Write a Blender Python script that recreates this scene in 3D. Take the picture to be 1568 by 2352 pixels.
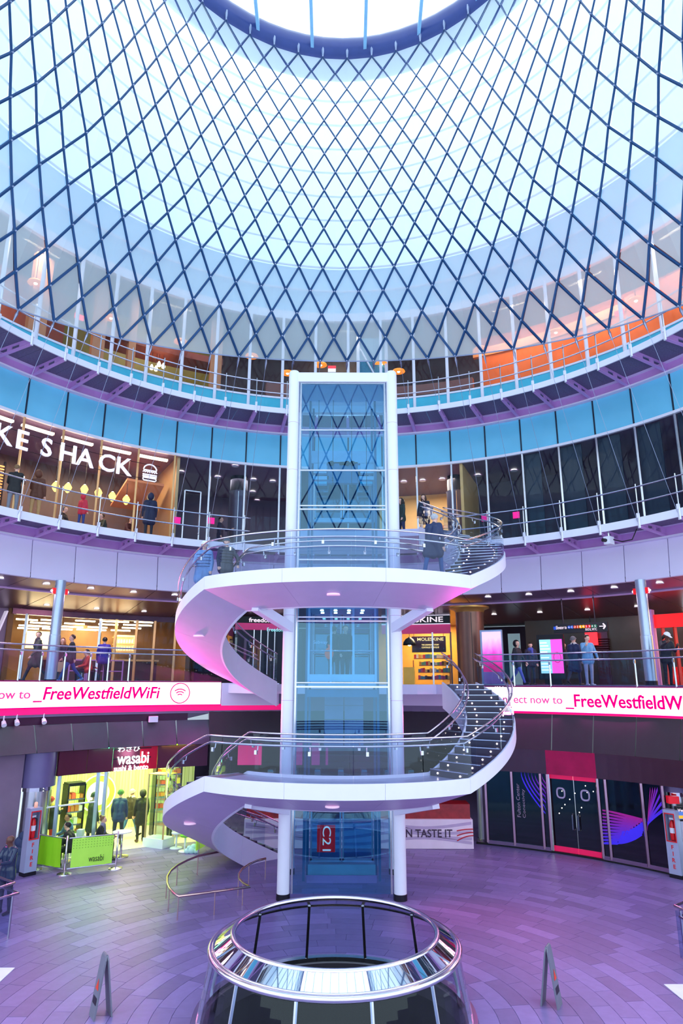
import bpy, math, random
import numpy as np
from mathutils import Vector, Matrix

random.seed(7)
for o in list(bpy.data.objects):
    bpy.data.objects.remove(o)
SC = bpy.context.scene
COL = SC.collection
PI = math.pi
R_ = math.radians

# ------------------------------------------------------------------ camera
FPX, PITCH, ROLL, HC = 1525.5, R_(14.477), 0.0025, 5.35
cam = bpy.data.cameras.new('camera')
cam.sensor_fit = 'VERTICAL'; cam.sensor_height = 36.0; cam.lens = 36.0 * FPX / 2352.0
cam.clip_start = 0.05; cam.clip_end = 300
camo = bpy.data.objects.new('camera', cam); COL.objects.link(camo)
camo.matrix_world = Matrix.Translation((0, -14, HC)) @ Matrix.Rotation(PI / 2 + PITCH, 4, 'X') @ Matrix.Rotation(ROLL, 4, 'Z')
SC.camera = camo

# ------------------------------------------------------------------ world, exposure
w = bpy.data.worlds.new('sky'); SC.world = w; w.use_nodes = True
bg = w.node_tree.nodes['Background']
bg.inputs[0].default_value = (0.70, 0.87, 1.0, 1); bg.inputs[1].default_value = 1.45
SC.view_settings.view_transform = 'Standard'
SC.view_settings.look = 'None'
SC.view_settings.gamma = 1.0
SC.view_settings.use_curve_mapping = False
SC.view_settings.exposure = 0.7


# ------------------------------------------------------------------ pixel -> place helpers
def ray(px, py):
    X = px - 784; Y = 1176 - py
    c, s = math.cos(ROLL), math.sin(ROLL)
    a = c * X - s * Y; b = s * X + c * Y
    return Vector((a, FPX * math.cos(PITCH) - b * math.sin(PITCH), FPX * math.sin(PITCH) + b * math.cos(PITCH)))
EYE = Vector((0, -14, HC))
def at_z(px, py, z):
    v = ray(px, py); return EYE + v * ((z - HC) / v.z)
def at_y(px, py, y):
    v = ray(px, py); return EYE + v * ((y + 14) / v.y)
def at_r(px, py, R):
    v = ray(px, py); a = v.x ** 2 + v.y ** 2; b = 2 * (-14 * v.y); c = 196 - R * R
    return EYE + v * ((-b + math.sqrt(b * b - 4 * a * c)) / (2 * a))
def ang(v):
    return math.degrees(math.atan2(v.y, v.x))
def pol(R, t, z=0.0, c=(0, 0)):
    return Vector((c[0] + R * math.cos(R_(t)), c[1] + R * math.sin(R_(t)), z))


# ------------------------------------------------------------------ lamps
def lamp(kind, loc, energy, color, size=0.5, rot=None, sy=None, spot=None, name='lamp_light'):
    l = bpy.data.lights.new(name, kind); l.energy = energy; l.color = color
    if kind == 'AREA':
        l.size = size
        if sy: l.shape = 'RECTANGLE'; l.size_y = sy
    else:
        l.shadow_soft_size = size
    if spot: l.spot_size = R_(spot); l.spot_blend = 0.8
    o = bpy.data.objects.new(name, l); COL.objects.link(o); o.location = loc
    if rot: o.rotation_euler = rot
    return o


# ------------------------------------------------------------------ materials
def lin(r, g, b):
    f = lambda c: (c / 255) / 12.92 if c <= 10 else (((c / 255) + 0.055) / 1.055) ** 2.4
    return (f(r), f(g), f(b), 1)
MATS = {}
def mat(name, rgb, rough=0.5, metal=0.0, emit=0.0, emit_rgb=None, var=0.06, scale=3.0, bump=0.0, spec=0.5, coat=0.0):
    if name in MATS: return MATS[name]
    m = bpy.data.materials.new(name); m.use_nodes = True
    nt = m.node_tree; b = nt.nodes['Principled BSDF']
    col = lin(*rgb)
    b.inputs['Roughness'].default_value = rough; b.inputs['Metallic'].default_value = metal
    b.inputs['Specular IOR Level'].default_value = spec
    if coat: b.inputs['Coat Weight'].default_value = coat; b.inputs['Coat Roughness'].default_value = 0.06
    tc = nt.nodes.new('ShaderNodeTexCoord'); nz = nt.nodes.new('ShaderNodeTexNoise')
    nz.inputs['Scale'].default_value = scale; nz.inputs['Detail'].default_value = 3
    nt.links.new(tc.outputs['Object'], nz.inputs['Vector'])
    mx = nt.nodes.new('ShaderNodeMix'); mx.data_type = 'RGBA'
    nt.links.new(nz.outputs['Fac'], mx.inputs['Factor'])
    mx.inputs['A'].default_value = tuple(max(0, c * (1 - var * 2)) for c in col[:3]) + (1,)
    mx.inputs['B'].default_value = tuple(min(1, c * (1 + var * 2)) for c in col[:3]) + (1,)
    nt.links.new(mx.outputs['Result'], b.inputs['Base Color'])
    if bump:
        bp = nt.nodes.new('ShaderNodeBump'); bp.inputs['Strength'].default_value = bump
        nt.links.new(nz.outputs['Fac'], bp.inputs['Height']); nt.links.new(bp.outputs['Normal'], b.inputs['Normal'])
    if emit:
        b.inputs['Emission Color'].default_value = lin(*(emit_rgb or rgb)); b.inputs['Emission Strength'].default_value = emit
    MATS[name] = m
    return m
def glass(name, tint, refl=0.1, rough=0.0, edge=0.5, gcol=(0.9, 0.95, 1, 1)):
    m = bpy.data.materials.new(name); m.use_nodes = True; nt = m.node_tree
    for n in list(nt.nodes): nt.nodes.remove(n)
    out = nt.nodes.new('ShaderNodeOutputMaterial')
    tr = nt.nodes.new('ShaderNodeBsdfTransparent'); tr.inputs[0].default_value = lin(*tint)
    gl = nt.nodes.new('ShaderNodeBsdfGlossy'); gl.inputs['Roughness'].default_value = rough
    gl.inputs[0].default_value = gcol
    lw = nt.nodes.new('ShaderNodeLayerWeight'); lw.inputs[0].default_value = 0.5
    fr = nt.nodes.new('ShaderNodeMath'); fr.operation = 'POWER'; fr.inputs[1].default_value = 4.0
    nt.links.new(lw.outputs['Facing'], fr.inputs[0])
    ma = nt.nodes.new('ShaderNodeMath'); ma.operation = 'MULTIPLY_ADD'
    ma.inputs[1].default_value = edge; ma.inputs[2].default_value = refl; ma.use_clamp = True
    nt.links.new(fr.outputs[0], ma.inputs[0])
    mx = nt.nodes.new('ShaderNodeMixShader')
    nt.links.new(ma.outputs[0], mx.inputs[0]); nt.links.new(tr.outputs[0], mx.inputs[1]); nt.links.new(gl.outputs[0], mx.inputs[2])
    nt.links.new(mx.outputs[0], out.inputs[0])
    MATS[name] = m
    return m
def emis(name, rgb, strength):
    m = bpy.data.materials.new(name); m.use_nodes = True; nt = m.node_tree
    for n in list(nt.nodes): nt.nodes.remove(n)
    out = nt.nodes.new('ShaderNodeOutputMaterial'); e = nt.nodes.new('ShaderNodeEmission')
    e.inputs[0].default_value = lin(*rgb); e.inputs[1].default_value = strength
    nt.links.new(e.outputs[0], out.inputs[0]); MATS[name] = m
    return m
def veil(name, rgb, clear, transl, rough=0.4):
    """perforated / frosted sheet: part see-through, part diffuse, part translucent"""
    m = bpy.data.materials.new(name); m.use_nodes = True; nt = m.node_tree
    for n in list(nt.nodes): nt.nodes.remove(n)
    out = nt.nodes.new('ShaderNodeOutputMaterial')
    tr = nt.nodes.new('ShaderNodeBsdfTransparent')
    di = nt.nodes.new('ShaderNodeBsdfDiffuse'); di.inputs[0].default_value = lin(*rgb)
    tl = nt.nodes.new('ShaderNodeBsdfTranslucent'); tl.inputs[0].default_value = lin(*rgb)
    a = nt.nodes.new('ShaderNodeMixShader'); a.inputs[0].default_value = transl
    nt.links.new(di.outputs[0], a.inputs[1]); nt.links.new(tl.outputs[0], a.inputs[2])
    b = nt.nodes.new('ShaderNodeMixShader'); b.inputs[0].default_value = clear
    nt.links.new(a.outputs[0], b.inputs[1]); nt.links.new(tr.outputs[0], b.inputs[2])
    nt.links.new(b.outputs[0], out.inputs[0]); MATS[name] = m
    return m

M_WHITE = mat('white_paint', (232, 230, 246), 0.35, var=0.02)
M_PANEL = mat('lavender_panel', (226, 216, 246), 0.45, var=0.03, scale=0.7)
M_MAUVE = mat('mauve_steel', (196, 142, 212), 0.45, var=0.05)
M_GRATE = mat('grating', (104, 92, 128), 0.6, var=0.25, scale=20)
M_STEEL = mat('brushed_steel', (196, 196, 206), 0.22, 1.0, var=0.05, scale=8)
M_RAIL = mat('polished_rail', (226, 220, 232), 0.18, 1.0, var=0.02)
M_DARKM = mat('dark_metal', (40, 36, 48), 0.4, 0.6)
M_CABLE = mat('cable', (20, 66, 116), 0.4, 0.4)
M_THIN = mat('thin_cable', (150, 160, 190), 0.4, 0.4)
M_BLUEG = mat('blue_glass', (112, 200, 238), 0.2, 0.0, var=0.10, scale=0.6, coat=0.25)
M_TEAL = mat('teal_glass', (60, 185, 215), 0.15, 0.0, var=0.06, coat=0.5)
M_GLASS = glass('clear_glass', (238, 246, 250), 0.02, 0.0, 0.8)
M_GLASSB = glass('blue_clear_glass', (160, 214, 238), 0.14, 0.0, 0.8, (0.45, 0.8, 1, 1))
M_GLASSR = glass('rail_glass', (216, 226, 240), 0.03, 0.0, 0.9)
M_PERF = veil('perforated_panel', (236, 247, 252), 0.40, 0.6)
M_TIERS = [veil('dome_tier_%d' % i, (225, 242, 252), c, 0.8) for i, c in enumerate((0.0, 0.06, 0.16, 0.32, 0.45, 0.55, 0.6))]  # clearness rises by tier, painting the dome brighter towards the top
M_DOMEW = mat('dome_wall', (176, 218, 245), 0.6, var=0.03)
M_SOFFIT = mat('purple_soffit', (120, 104, 140), 0.28, 0.35, var=0.05)
M_CEIL = mat('bronze_ceiling', (112, 92, 104), 0.3, 0.5, var=0.08, scale=1)
M_DGREY = mat('dark_grey_panel', (54, 48, 58), 0.4, 0.2, var=0.06)
M_GMETAL = mat('grey_metal_panel', (92, 96, 104), 0.3, 0.7, var=0.12, scale=1.2)
M_BLACK = mat('black', (14, 12, 18), 0.4)
M_NAVY = mat('navy_blind', (18, 30, 54), 0.45)
M_BROWNH = mat('bronze_header', (110, 72, 84), 0.25, 0.8, var=0.1, scale=1.5)
M_TREAD = mat('stair_tread', (52, 44, 70), 0.35, 0.1)
M_NOSE = mat('tread_nosing', (190, 196, 220), 0.25, 0.8)
M_CHROME = mat('chrome', (235, 238, 245), 0.03, 1.0, var=0.0)
M_LED = emis('downlight_glow', (255, 246, 236), 9.0)
M_STEP = emis('step_light', (255, 236, 226), 5.0)
M_MAGE = emis('magenta_strip', (240, 0, 120), 1.0)
M_MAGP = mat('magenta_panel', (225, 30, 140), 0.4, var=0.1, emit=0.35, emit_rgb=(255, 0, 140))
M_WARM = emis('warm_tube', (255, 226, 170), 9.0)
M_GOLD = mat('gold_frame', (214, 170, 120), 0.35, 0.5)


# ------------------------------------------------------------------ mesh builder
ORG = {}
def org(o):
    return ORG.get(o, Vector((0, 0, 0)))
class MB:
    def __init__(s): s.v = []; s.f = []
    def add(s, v, f):
        n = len(s.v); s.v += [tuple(p) for p in v]; s.f += [tuple(i + n for i in q) for q in f]; return s
    def box(s, cx, cy, cz, sx, sy, sz, rz=0.0, tilt=0.0):
        m = Matrix.Translation((cx, cy, cz)) @ Matrix.Rotation(R_(rz), 4, 'Z') @ Matrix.Rotation(R_(tilt), 4, 'X')
        v = [m @ Vector((a * sx / 2, b * sy / 2, c * sz / 2)) for a in (-1, 1) for b in (-1, 1) for c in (-1, 1)]
        return s.add(v, [(0, 1, 3, 2), (4, 6, 7, 5), (0, 4, 5, 1), (2, 3, 7, 6), (0, 2, 6, 4), (1, 5, 7, 3)])
    def bar(s, p, q, wx, wz=None, up=(0, 0, 1)):
        p = Vector(p); q = Vector(q); d = (q - p); wz = wz or wx
        d.normalize(); u = Vector(up)
        if abs(d.dot(u)) > 0.98: u = Vector((1, 0, 0))
        x = d.cross(u).normalized(); z = x.cross(d).normalized()
        v = [e + x * a * wx / 2 + z * b * wz / 2 for e in (p, q) for a, b in ((-1, -1), (1, -1), (1, 1), (-1, 1))]
        return s.add(v, [(0, 3, 2, 1), (4, 5, 6, 7), (0, 1, 5, 4), (1, 2, 6, 5), (2, 3, 7, 6), (3, 0, 4, 7)])
    def cyl(s, p, q, r0, r1=None, n=12):
        return s.tube([p, q], [r0, r0 if r1 is None else r1], n)
    def tube(s, path, r, n=8, closed=False):
        P = [Vector(p) for p in path]; k = len(P)
        rr = r if isinstance(r, (list, tuple)) else [r] * k
        v = []; x = None
        for i in range(k):
            a = P[i - 1] if (i > 0 or closed) else P[i]; b = P[(i + 1) % k] if (i < k - 1 or closed) else P[i]
            d = (b - a)
            if d.length < 1e-9: d = Vector((0, 0, 1))
            d.normalize()
            if x is None:
                u = Vector((0, 0, 1)) if abs(d.z) < 0.9 else Vector((1, 0, 0))
                x = d.cross(u).normalized()
            else:
                x = (x - d * x.dot(d)).normalized()
            y = d.cross(x)
            v += [P[i] + (x * math.cos(2 * PI * j / n) + y * math.sin(2 * PI * j / n)) * rr[i] for j in range(n)]
        f = []
        for i in range(k if closed else k - 1):
            a = i * n; b = ((i + 1) % k) * n
            f += [(a + j, a + (j + 1) % n, b + (j + 1) % n, b + j) for j in range(n)]
        if not closed:
            f += [tuple(range(n - 1, -1, -1)), tuple((k - 1) * n + j for j in range(n))]
        return s.add(v, f)
    def rev(s, prof, t0, t1, n, c=(0, 0), zf=None):
        """sweep closed (R,z) profile round c from t0 to t1 degrees; zf(t) adds height"""
        k = len(prof); full = abs(abs(t1 - t0) - 360) < 1e-6; v = []
        cnt = n if full else n + 1
        for i in range(cnt):
            t = t0 + (t1 - t0) * i / n; dz = zf(t) if zf else 0
            v += [pol(R, t, z + dz, c) for R, z in prof]
        f = []
        for i in range(n):
            a = i * k; b = ((i + 1) % cnt) * k
            f += [(a + j, a + (j + 1) % k, b + (j + 1) % k, b + j) for j in range(k)]
        if not full:
            f += [tuple(range(k - 1, -1, -1)), tuple(n * k + j for j in range(k))]
        return s.add(v, f)
    def sheet(s, prof, t0, t1, n, c=(0, 0), zf=None):
        k = len(prof); v = []
        for i in range(n + 1):
            t = t0 + (t1 - t0) * i / n; dz = zf(t) if zf else 0
            v += [pol(R, t, z + dz, c) for R, z in prof]
        return s.add(v, [(i * k + j, i * k + j + 1, (i + 1) * k + j + 1, (i + 1) * k + j) for i in range(n) for j in range(k - 1)])
    def lathe(s, prof, c=(0, 0, 0), n=16):
        k = len(prof); v = []
        for i in range(n):
            a = 2 * PI * i / n
            v += [(c[0] + r * math.cos(a), c[1] + r * math.sin(a), c[2] + z) for r, z in prof]
        f = [(i * k + j, ((i + 1) % n) * k + j, ((i + 1) % n) * k + j + 1, i * k + j + 1) for i in range(n) for j in range(k - 1)]
        f += [tuple(i * k for i in range(n - 1, -1, -1)), tuple(i * k + k - 1 for i in range(n))]
        return s.add(v, f)
    def sph(s, c, rx, ry=None, rz=None, nu=12, nv=8):
        ry = rx if ry is None else ry; rz = rx if rz is None else rz
        v = [(c[0], c[1], c[2] - rz)]
        for i in range(1, nv):
            b = -PI / 2 + PI * i / nv
            v += [(c[0] + rx * math.cos(b) * math.cos(2 * PI * j / nu), c[1] + ry * math.cos(b) * math.sin(2 * PI * j / nu), c[2] + rz * math.sin(b)) for j in range(nu)]
        v.append((c[0], c[1], c[2] + rz)); e = len(v) - 1
        f = [(0, 1 + (j + 1) % nu, 1 + j) for j in range(nu)]
        for i in range(nv - 2):
            a = 1 + i * nu; b = a + nu
            f += [(a + j, a + (j + 1) % nu, b + (j + 1) % nu, b + j) for j in range(nu)]
        a = 1 + (nv - 2) * nu
        f += [(a + j, a + (j + 1) % nu, e) for j in range(nu)]
        return s.add(v, f)
    def prism(s, poly, z0, z1):
        n = len(poly)
        v = [(x, y, z0) for x, y in poly] + [(x, y, z1) for x, y in poly]
        return s.add(v, [tuple(range(n - 1, -1, -1)), tuple(range(n, 2 * n))] + [(i, (i + 1) % n, n + (i + 1) % n, n + i) for i in range(n)])
    def plate(s, poly3, nrm, th):
        """extrude planar 3-D polygon both ways along nrm"""
        n = len(poly3); d = Vector(nrm).normalized() * th / 2
        v = [Vector(p) - d for p in poly3] + [Vector(p) + d for p in poly3]
        return s.add(v, [tuple(range(n - 1, -1, -1)), tuple(range(n, 2 * n))] + [(i, (i + 1) % n, n + (i + 1) % n, n + i) for i in range(n)])
    def build(s, name, m, parent=None, smooth=False, local=False):
        me = bpy.data.meshes.new(name)
        off = org(parent) if (parent and not local) else Vector((0, 0, 0))
        me.from_pydata([(p[0] - off.x, p[1] - off.y, p[2] - off.z) for p in s.v], [], s.f)
        for mm in (m if isinstance(m, (list, tuple)) else [m]): me.materials.append(mm)
        if smooth: me.shade_smooth()
        o = bpy.data.objects.new(name, me); COL.objects.link(o)
        if parent: o.parent = parent; ORG[o] = org(parent)
        return o
def tag(o, label=None, cat=None, group=None, kind=None):
    if label: o['label'] = label
    if cat: o['category'] = cat
    if group: o['group'] = group
    if kind: o['kind'] = kind
    return o
def thing(name, label, cat, loc=(0, 0, 0), group=None, rotz=0.0):
    o = bpy.data.objects.new(name, None); COL.objects.link(o); o.location = loc
    o.rotation_euler = (0, 0, rotz); o.empty_display_size = 0.2
    ORG[o] = Vector(loc)
    return tag(o, label, cat, group)
def struct(name, loc=None):
    o = bpy.data.objects.new(name, None); COL.objects.link(o); o['kind'] = 'structure'; ORG[o] = Vector((0, 0, 0)); return o
def st(o):
    o['kind'] = 'structure'; return o
def smooth_rev(o, deg=40):
    try:
        o.data.set_sharp_from_angle(angle=R_(deg))
        o.data.shade_smooth(); o.data.set_sharp_from_angle(angle=R_(deg))
    except Exception: pass
    return o

# ------------------------------------------------------------------ lettering
def text_mesh(txt, size, weight=0.0, ext=0.01, shear=0.0, space=1.0, align='LEFT'):
    cu = bpy.data.curves.new('lettering', 'FONT'); cu.body = txt; cu.size = size; cu.extrude = ext
    cu.offset = weight; cu.shear = shear; cu.space_character = space; cu.align_x = align; cu.resolution_u = 3
    o = bpy.data.objects.new('lettering', cu); COL.objects.link(o)
    dg = bpy.context.evaluated_depsgraph_get(); dg.update()
    me = bpy.data.meshes.new_from_object(o.evaluated_get(dg))
    v = [tuple(p.co) for p in me.vertices]; f = [tuple(q.vertices) for q in me.polygons]
    bpy.data.objects.remove(o); bpy.data.curves.remove(cu); bpy.data.meshes.remove(me)
    return v, f
def fit_text(v, width=None, height=None):
    xs = [p[0] for p in v]; ys = [p[1] for p in v]
    sx = width / (max(xs) - min(xs)) if width else 1; sy = height / (max(ys) - min(ys)) if height else sx
    if not width: sx = sy
    x0, y0 = min(xs), min(ys)
    return [((p[0] - x0) * sx, (p[1] - y0) * sy, p[2]) for p in v]
def ring_text(name, txt, m, R, t_left, t_right, z0, h, parent, weight=0.0, shear=0.0, subdiv=False, space=1.0, full_h=True):
    """lettering wrapped on the inside of radius R, read from the axis; t_left > t_right"""
    v, f = text_mesh(txt, 1.0, weight, 0.01, shear, space)
    wd = R * R_(t_left - t_right)
    v = fit_text(v, wd, h)
    b = MB(); b.add([pol(R - 0.02 - p[2], t_left - math.degrees(p[0] / R), z0 + p[1]) for p in v], f)
    return b.build(name, m, parent)
def flat_text(name, txt, m, origin, right, up, width, height, parent, weight=0.0, shear=0.0, space=1.0, ext=0.006, local=False):
    v, f = text_mesh(txt, 1.0, weight, ext, shear, space)
    v = fit_text(v, width, height)
    o = Vector(origin); r = Vector(right).normalized(); u = Vector(up).normalized(); n = r.cross(u)
    b = MB(); b.add([o + r * p[0] + u * p[1] + n * p[2] for p in v], f)
    return b.build(name, m, parent, local=local)

# ================================================================== THE SETTING
T0, T1 = 8.0, 172.0
A4 = [145.4 - 6.29 * k for k in range(-4, 22)]
A3 = [148.4 - 6.633 * k for k in range(-3, 21)]

# ---- floor: base slab and concentric rows of stone planks
def floor_tint():
    m = mat('stone_plank', (126, 108, 164), 0.4, 0.0, var=0.08, scale=6, spec=0.45)
    nt = m.node_tree; b = nt.nodes['Principled BSDF']
    at = nt.nodes.new('ShaderNodeAttribute'); at.attribute_name = 'tint'
    mx = nt.nodes.new('ShaderNodeMix'); mx.data_type = 'RGBA'; mx.blend_type = 'MULTIPLY'; mx.inputs['Factor'].default_value = 1
    old = b.inputs['Base Color'].links[0].from_socket
    nt.links.new(old, mx.inputs['A']); nt.links.new(at.outputs['Color'], mx.inputs['B'])
    nt.links.new(mx.outputs['Result'], b.inputs['Base Color'])
    return m
M_FLOOR = floor_tint()
M_JOINT = mat('floor_joint', (138, 122, 172), 0.5)
OC = (-.09, -1.22)
b = MB(); b.rev([(2.24, -0.012), (2.24, -0.3), (17.5, -0.3), (17.5, -0.012)], 0, 360, 96, OC)
floor = st(b.build('floor', M_JOINT))
b = MB(); b.box(0, 26, -0.1, 30, 24, 0.16)
b.build('concourse_slab', M_JOINT, floor)
rng = random.Random(3)
tiles = []
rr = 2.36; row = 0
while rr < 16.6:
    dr = 0.34; ln = 0.95
    n = max(12, int(2 * PI * rr / ln)); off = rng.random() * 360
    for i in range(n):
        a0 = off + 360 * i / n; a1 = off + 360 * (i + 1) / n
        mid = (a0 + a1) / 2
        c = pol(rr + dr / 2, mid, 0, OC)
        if c.y < -9.5: continue
        d = c - EYE
        dep = d.y * math.cos(PITCH) + d.z * math.sin(PITCH)
        px = 784 + FPX * d.x / dep; py = 1176 - FPX * (-d.y * math.sin(PITCH) + d.z * math.cos(PITCH)) / dep
        vis = (-40 < px < 1610 and py < 2400)
        tiles.append((0 if vis else 1, d.length, rr, dr, a0, a1))
    rr += dr; row += 1
tiles.sort(key=lambda t: (t[0], t[1]))
def tile_mesh(b, tints, rr, dr, a0, a1):
    g = 0.004
    ga = math.degrees(g / rr); s = 0.8 + 0.44 * rng.random() ** 1.6
    nseg = 2 if (a1 - a0) < 8 else 4
    k = len(b.v)
    b.rev([(rr + g, 0.0), (rr + g, -0.02), (rr + dr - g, -0.02), (rr + dr - g, 0.0)], a0 + ga, a1 - ga, nseg, OC)
    tints += [s] * (len(b.v) - k)
def set_tint(o, tints):
    at = o.data.attributes.new('tint', 'FLOAT_COLOR', 'POINT')
    at.data.foreach_set('color', [x for t in tints for x in (t, t, t, 1)])
for t in tiles[:300]:
    b = MB(); tn = []; tile_mesh(b, tn, *t[2:]); o = b.build('floor_plank', M_FLOOR, floor); set_tint(o, tn)
b = MB(); tn = []
for t in tiles[300:]: tile_mesh(b, tn, *t[2:])
o = b.build('floor_planks_beyond', M_FLOOR, floor); set_tint(o, tn); o['kind'] = 'stuff'

# ---- ring decks
def deck(name, Ri, Ro, z0, z1, m, t0=T0, t1=T1):
    b = MB(); b.rev([(Ri, z1), (Ri, z0), (Ro, z0), (Ro, z1)], t0, t1, 80)
    return st(b.build(name, m))
M_DECK = mat('deck_floor', (120, 104, 140), 0.35)
f2 = deck('floor_level_two', 12.36, 24, 4.3, 5.32, M_DECK)
f3 = deck('floor_level_three', 13.5, 20.5, 10.16, 10.55, M_DECK)
f4 = deck('floor_level_four', 13.4, 19, 15.9, 16.2, M_DECK)

# ---- cantilevered walkways on levels three and four
def walkway(root, Rf, Rw, zf0, zf1, zdeck, zb, angs, tipd):
    b = MB(); b.rev([(Rf, zf1), (Rf, zf0), (Rf + 0.05, zf0), (Rf + 0.05, zf1)], T0, T1, 100)
    smooth_rev(b.build('fascia', M_WHITE, root))
    b = MB(); b.rev([(Rw - 0.12, zdeck), (Rw - 0.12, zb + 0.06), (Rw - 0.04, zb + 0.06), (Rw - 0.04, zdeck)], T0, T1, 100)
    smooth_rev(b.build('edge_beam', M_MAUVE, root))
    b = MB(); b.rev([(Rw - 0.2, zb + 0.06), (Rw - 0.2, zb), (Rw + 0.02, zb), (Rw + 0.02, zb + 0.06)], T0, T1, 100)
    smooth_rev(b.build('ledge', M_PANEL, root))
    b = MB(); b.rev([(Rw - 0.32, zdeck + 0.02), (Rw - 0.32, zdeck - 0.03), (Rw - 0.12, zdeck - 0.03), (Rw - 0.12, zdeck + 0.02)], T0, T1, 100)
    smooth_rev(b.build('bearing_strip', M_PANEL, root))
    for i in range(len(angs) - 1):
        a, c = angs[i], angs[i + 1]
        m = (a + c) / 2
        for u, w_ in ((a - 0.08, m + 0.04), (m - 0.04, c + 0.08)):
            b = MB(); b.rev([(Rf + 0.06, zdeck), (Rf + 0.06, zdeck - 0.03), (Rw - 0.32, zdeck - 0.03), (Rw - 0.32, zdeck)], u, w_, 2)
            b.build('grating_panel', M_GRATE, root)
    for a in angs:
        p = lambda R, z: pol(R, a, z)
        tan = Vector((-math.sin(R_(a)), math.cos(R_(a)), 0))
        zt = zdeck - 0.03; R0 = Rf + 0.04; R1 = Rw - 0.12
        zlow = lambda R: (zf0 - tipd) + (zb + 0.07 - (zf0 - tipd)) * (R - R0) / (R1 - R0)
        b = MB()
        fr = 0.06
        outer = lambda u: R0 + (R1 - R0) * u
        # web with two cut-outs: strips along the edges plus uprights
        b.plate([p(R0, zt), p(R1, zt), p(R1, zt - fr), p(R0, zt - fr)], tan, 0.05)
        b.plate([p(R0, zlow(R0)), p(R1, zlow(R1)), p(R1, zlow(R1) + fr * 1.2), p(R0, zlow(R0) + fr * 0.8)], tan, 0.05)
        for u0, u1 in ((0, .28), (.5, .6), (.82, 1)):
            Ra, Rb = outer(u0), outer(u1)
            b.plate([p(Ra, zt - fr), p(Rb, zt - fr), p(Rb, zlow(Rb) + fr), p(Ra, zlow(Ra) + fr)], tan, 0.05)
        fl = [p(R0 - 0.03, zlow(R0)), p(R1, zlow(R1))]
        b.bar(fl[0], fl[1], 0.12, 0.025)
        b.build('bracket', M_MAUVE, root)
        b = MB(); b.bar(p(Rf - 0.03, zf0 - 0.1), p(Rf - 0.03, zf1 + 0.05), 0.09, 0.05); b.build('bracket_shoe', M_WHITE, root)
w4 = struct('trim_walkway_upper'); walkway(w4, 11.38, 13.44, 15.98, 16.2, 16.18, 15.80, A4, 0.06)
w3 = struct('trim_walkway_middle'); walkway(w3, 11.88, 13.5, 10.34, 10.6, 10.5, 10.1, A3, 0.06)
def railing(name, label, R, z0, z1, zm, angs, t0, t1, rr=0.026, glassp=False):
    o = thing(name, label, 'railing', pol(R, (t0 + t1) / 2, z0))
    for z in (z1, zm):
        b = MB(); b.tube([pol(R, t0 + (t1 - t0) * i / 90, z) for i in range(91)], rr, 8); b.build('rail', M_RAIL, o, True)
    for a in angs:
        if not (min(t0, t1) <= a <= max(t0, t1)): continue
        b = MB(); b.bar(pol(R, a, z0 - 0.12), pol(R, a, z1 + 0.1), 0.045, 0.03)
        b.bar(pol(R, a, z1), pol(R - 0.05, a - 0.2, z1 - 0.05), 0.02)
        b.build('post', M_STEEL, o)
        b = MB(); b.box(*pol(R - 0.02, a, z0 + 0.05), 0.07, 0.08, 0.16, a); b.build('clamp', M_WHITE, o)
    return o
railing('railing', 'two-bar steel railing round the topmost curved walkway', 11.36, 16.2, 17.28, 16.82, A4, T0, T1)
r3l = [x for x in A3]
railing('railing', 'two-bar steel railing in front of the burger restaurant, left of the lift', 11.86, 10.6, 11.62, 11.1, A3, 107.5, T1)
railing('railing', 'two-bar steel railing before the dark blinded windows, right of the lift', 11.86, 10.6, 11.62, 11.1, A3, T0, 68.0)

# ---- blue spandrel band under the upper walkway
sp = struct('wall_spandrel')
b = MB(); b.rev([(13.5, 15.86), (13.5, 14.40), (13.6, 14.40), (13.6, 15.86)], T0, T1, 100); b.build('backing', M_NAVY, sp)
for i in range(len(A4) - 1):
    a, c = A4[i], A4[i + 1]
    b = MB(); b.rev([(13.44, 15.84), (13.44, 14.42), (13.47, 14.42), (13.47, 15.84)], a - 0.12, c + 0.12, 4)
    smooth_rev(b.build('glass_panel', M_BLUEG, sp))
    b = MB(); b.bar(pol(13.43, a, 14.36), pol(13.43, a, 15.86), 0.035, 0.05); b.build('mullion', M_NAVY, sp)
b = MB(); b.rev([(13.38, 14.42), (13.38, 14.32), (13.5, 14.32), (13.5, 14.42)], T0, T1, 100); smooth_rev(b.build('sill_band', M_WHITE, sp))

# ---- lavender panels below the middle walkway
lp = struct('wall_fascia')
b = MB(); b.rev([(13.6, 10.12), (13.48, 8.8), (13.6, 8.8), (13.7, 10.12)], T0, T1, 100); b.build('backing', M_MAUVE, lp)
for i in range(len(A3) - 1):
    a, c = A3[i], A3[i + 1]
    b = MB(); b.rev([(13.5, 10.1), (13.36, 8.8), (13.42, 8.78), (13.58, 10.1)], a - 0.06, c + 0.06, 4)
    smooth_rev(b.build('panel', M_PANEL, lp))

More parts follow.
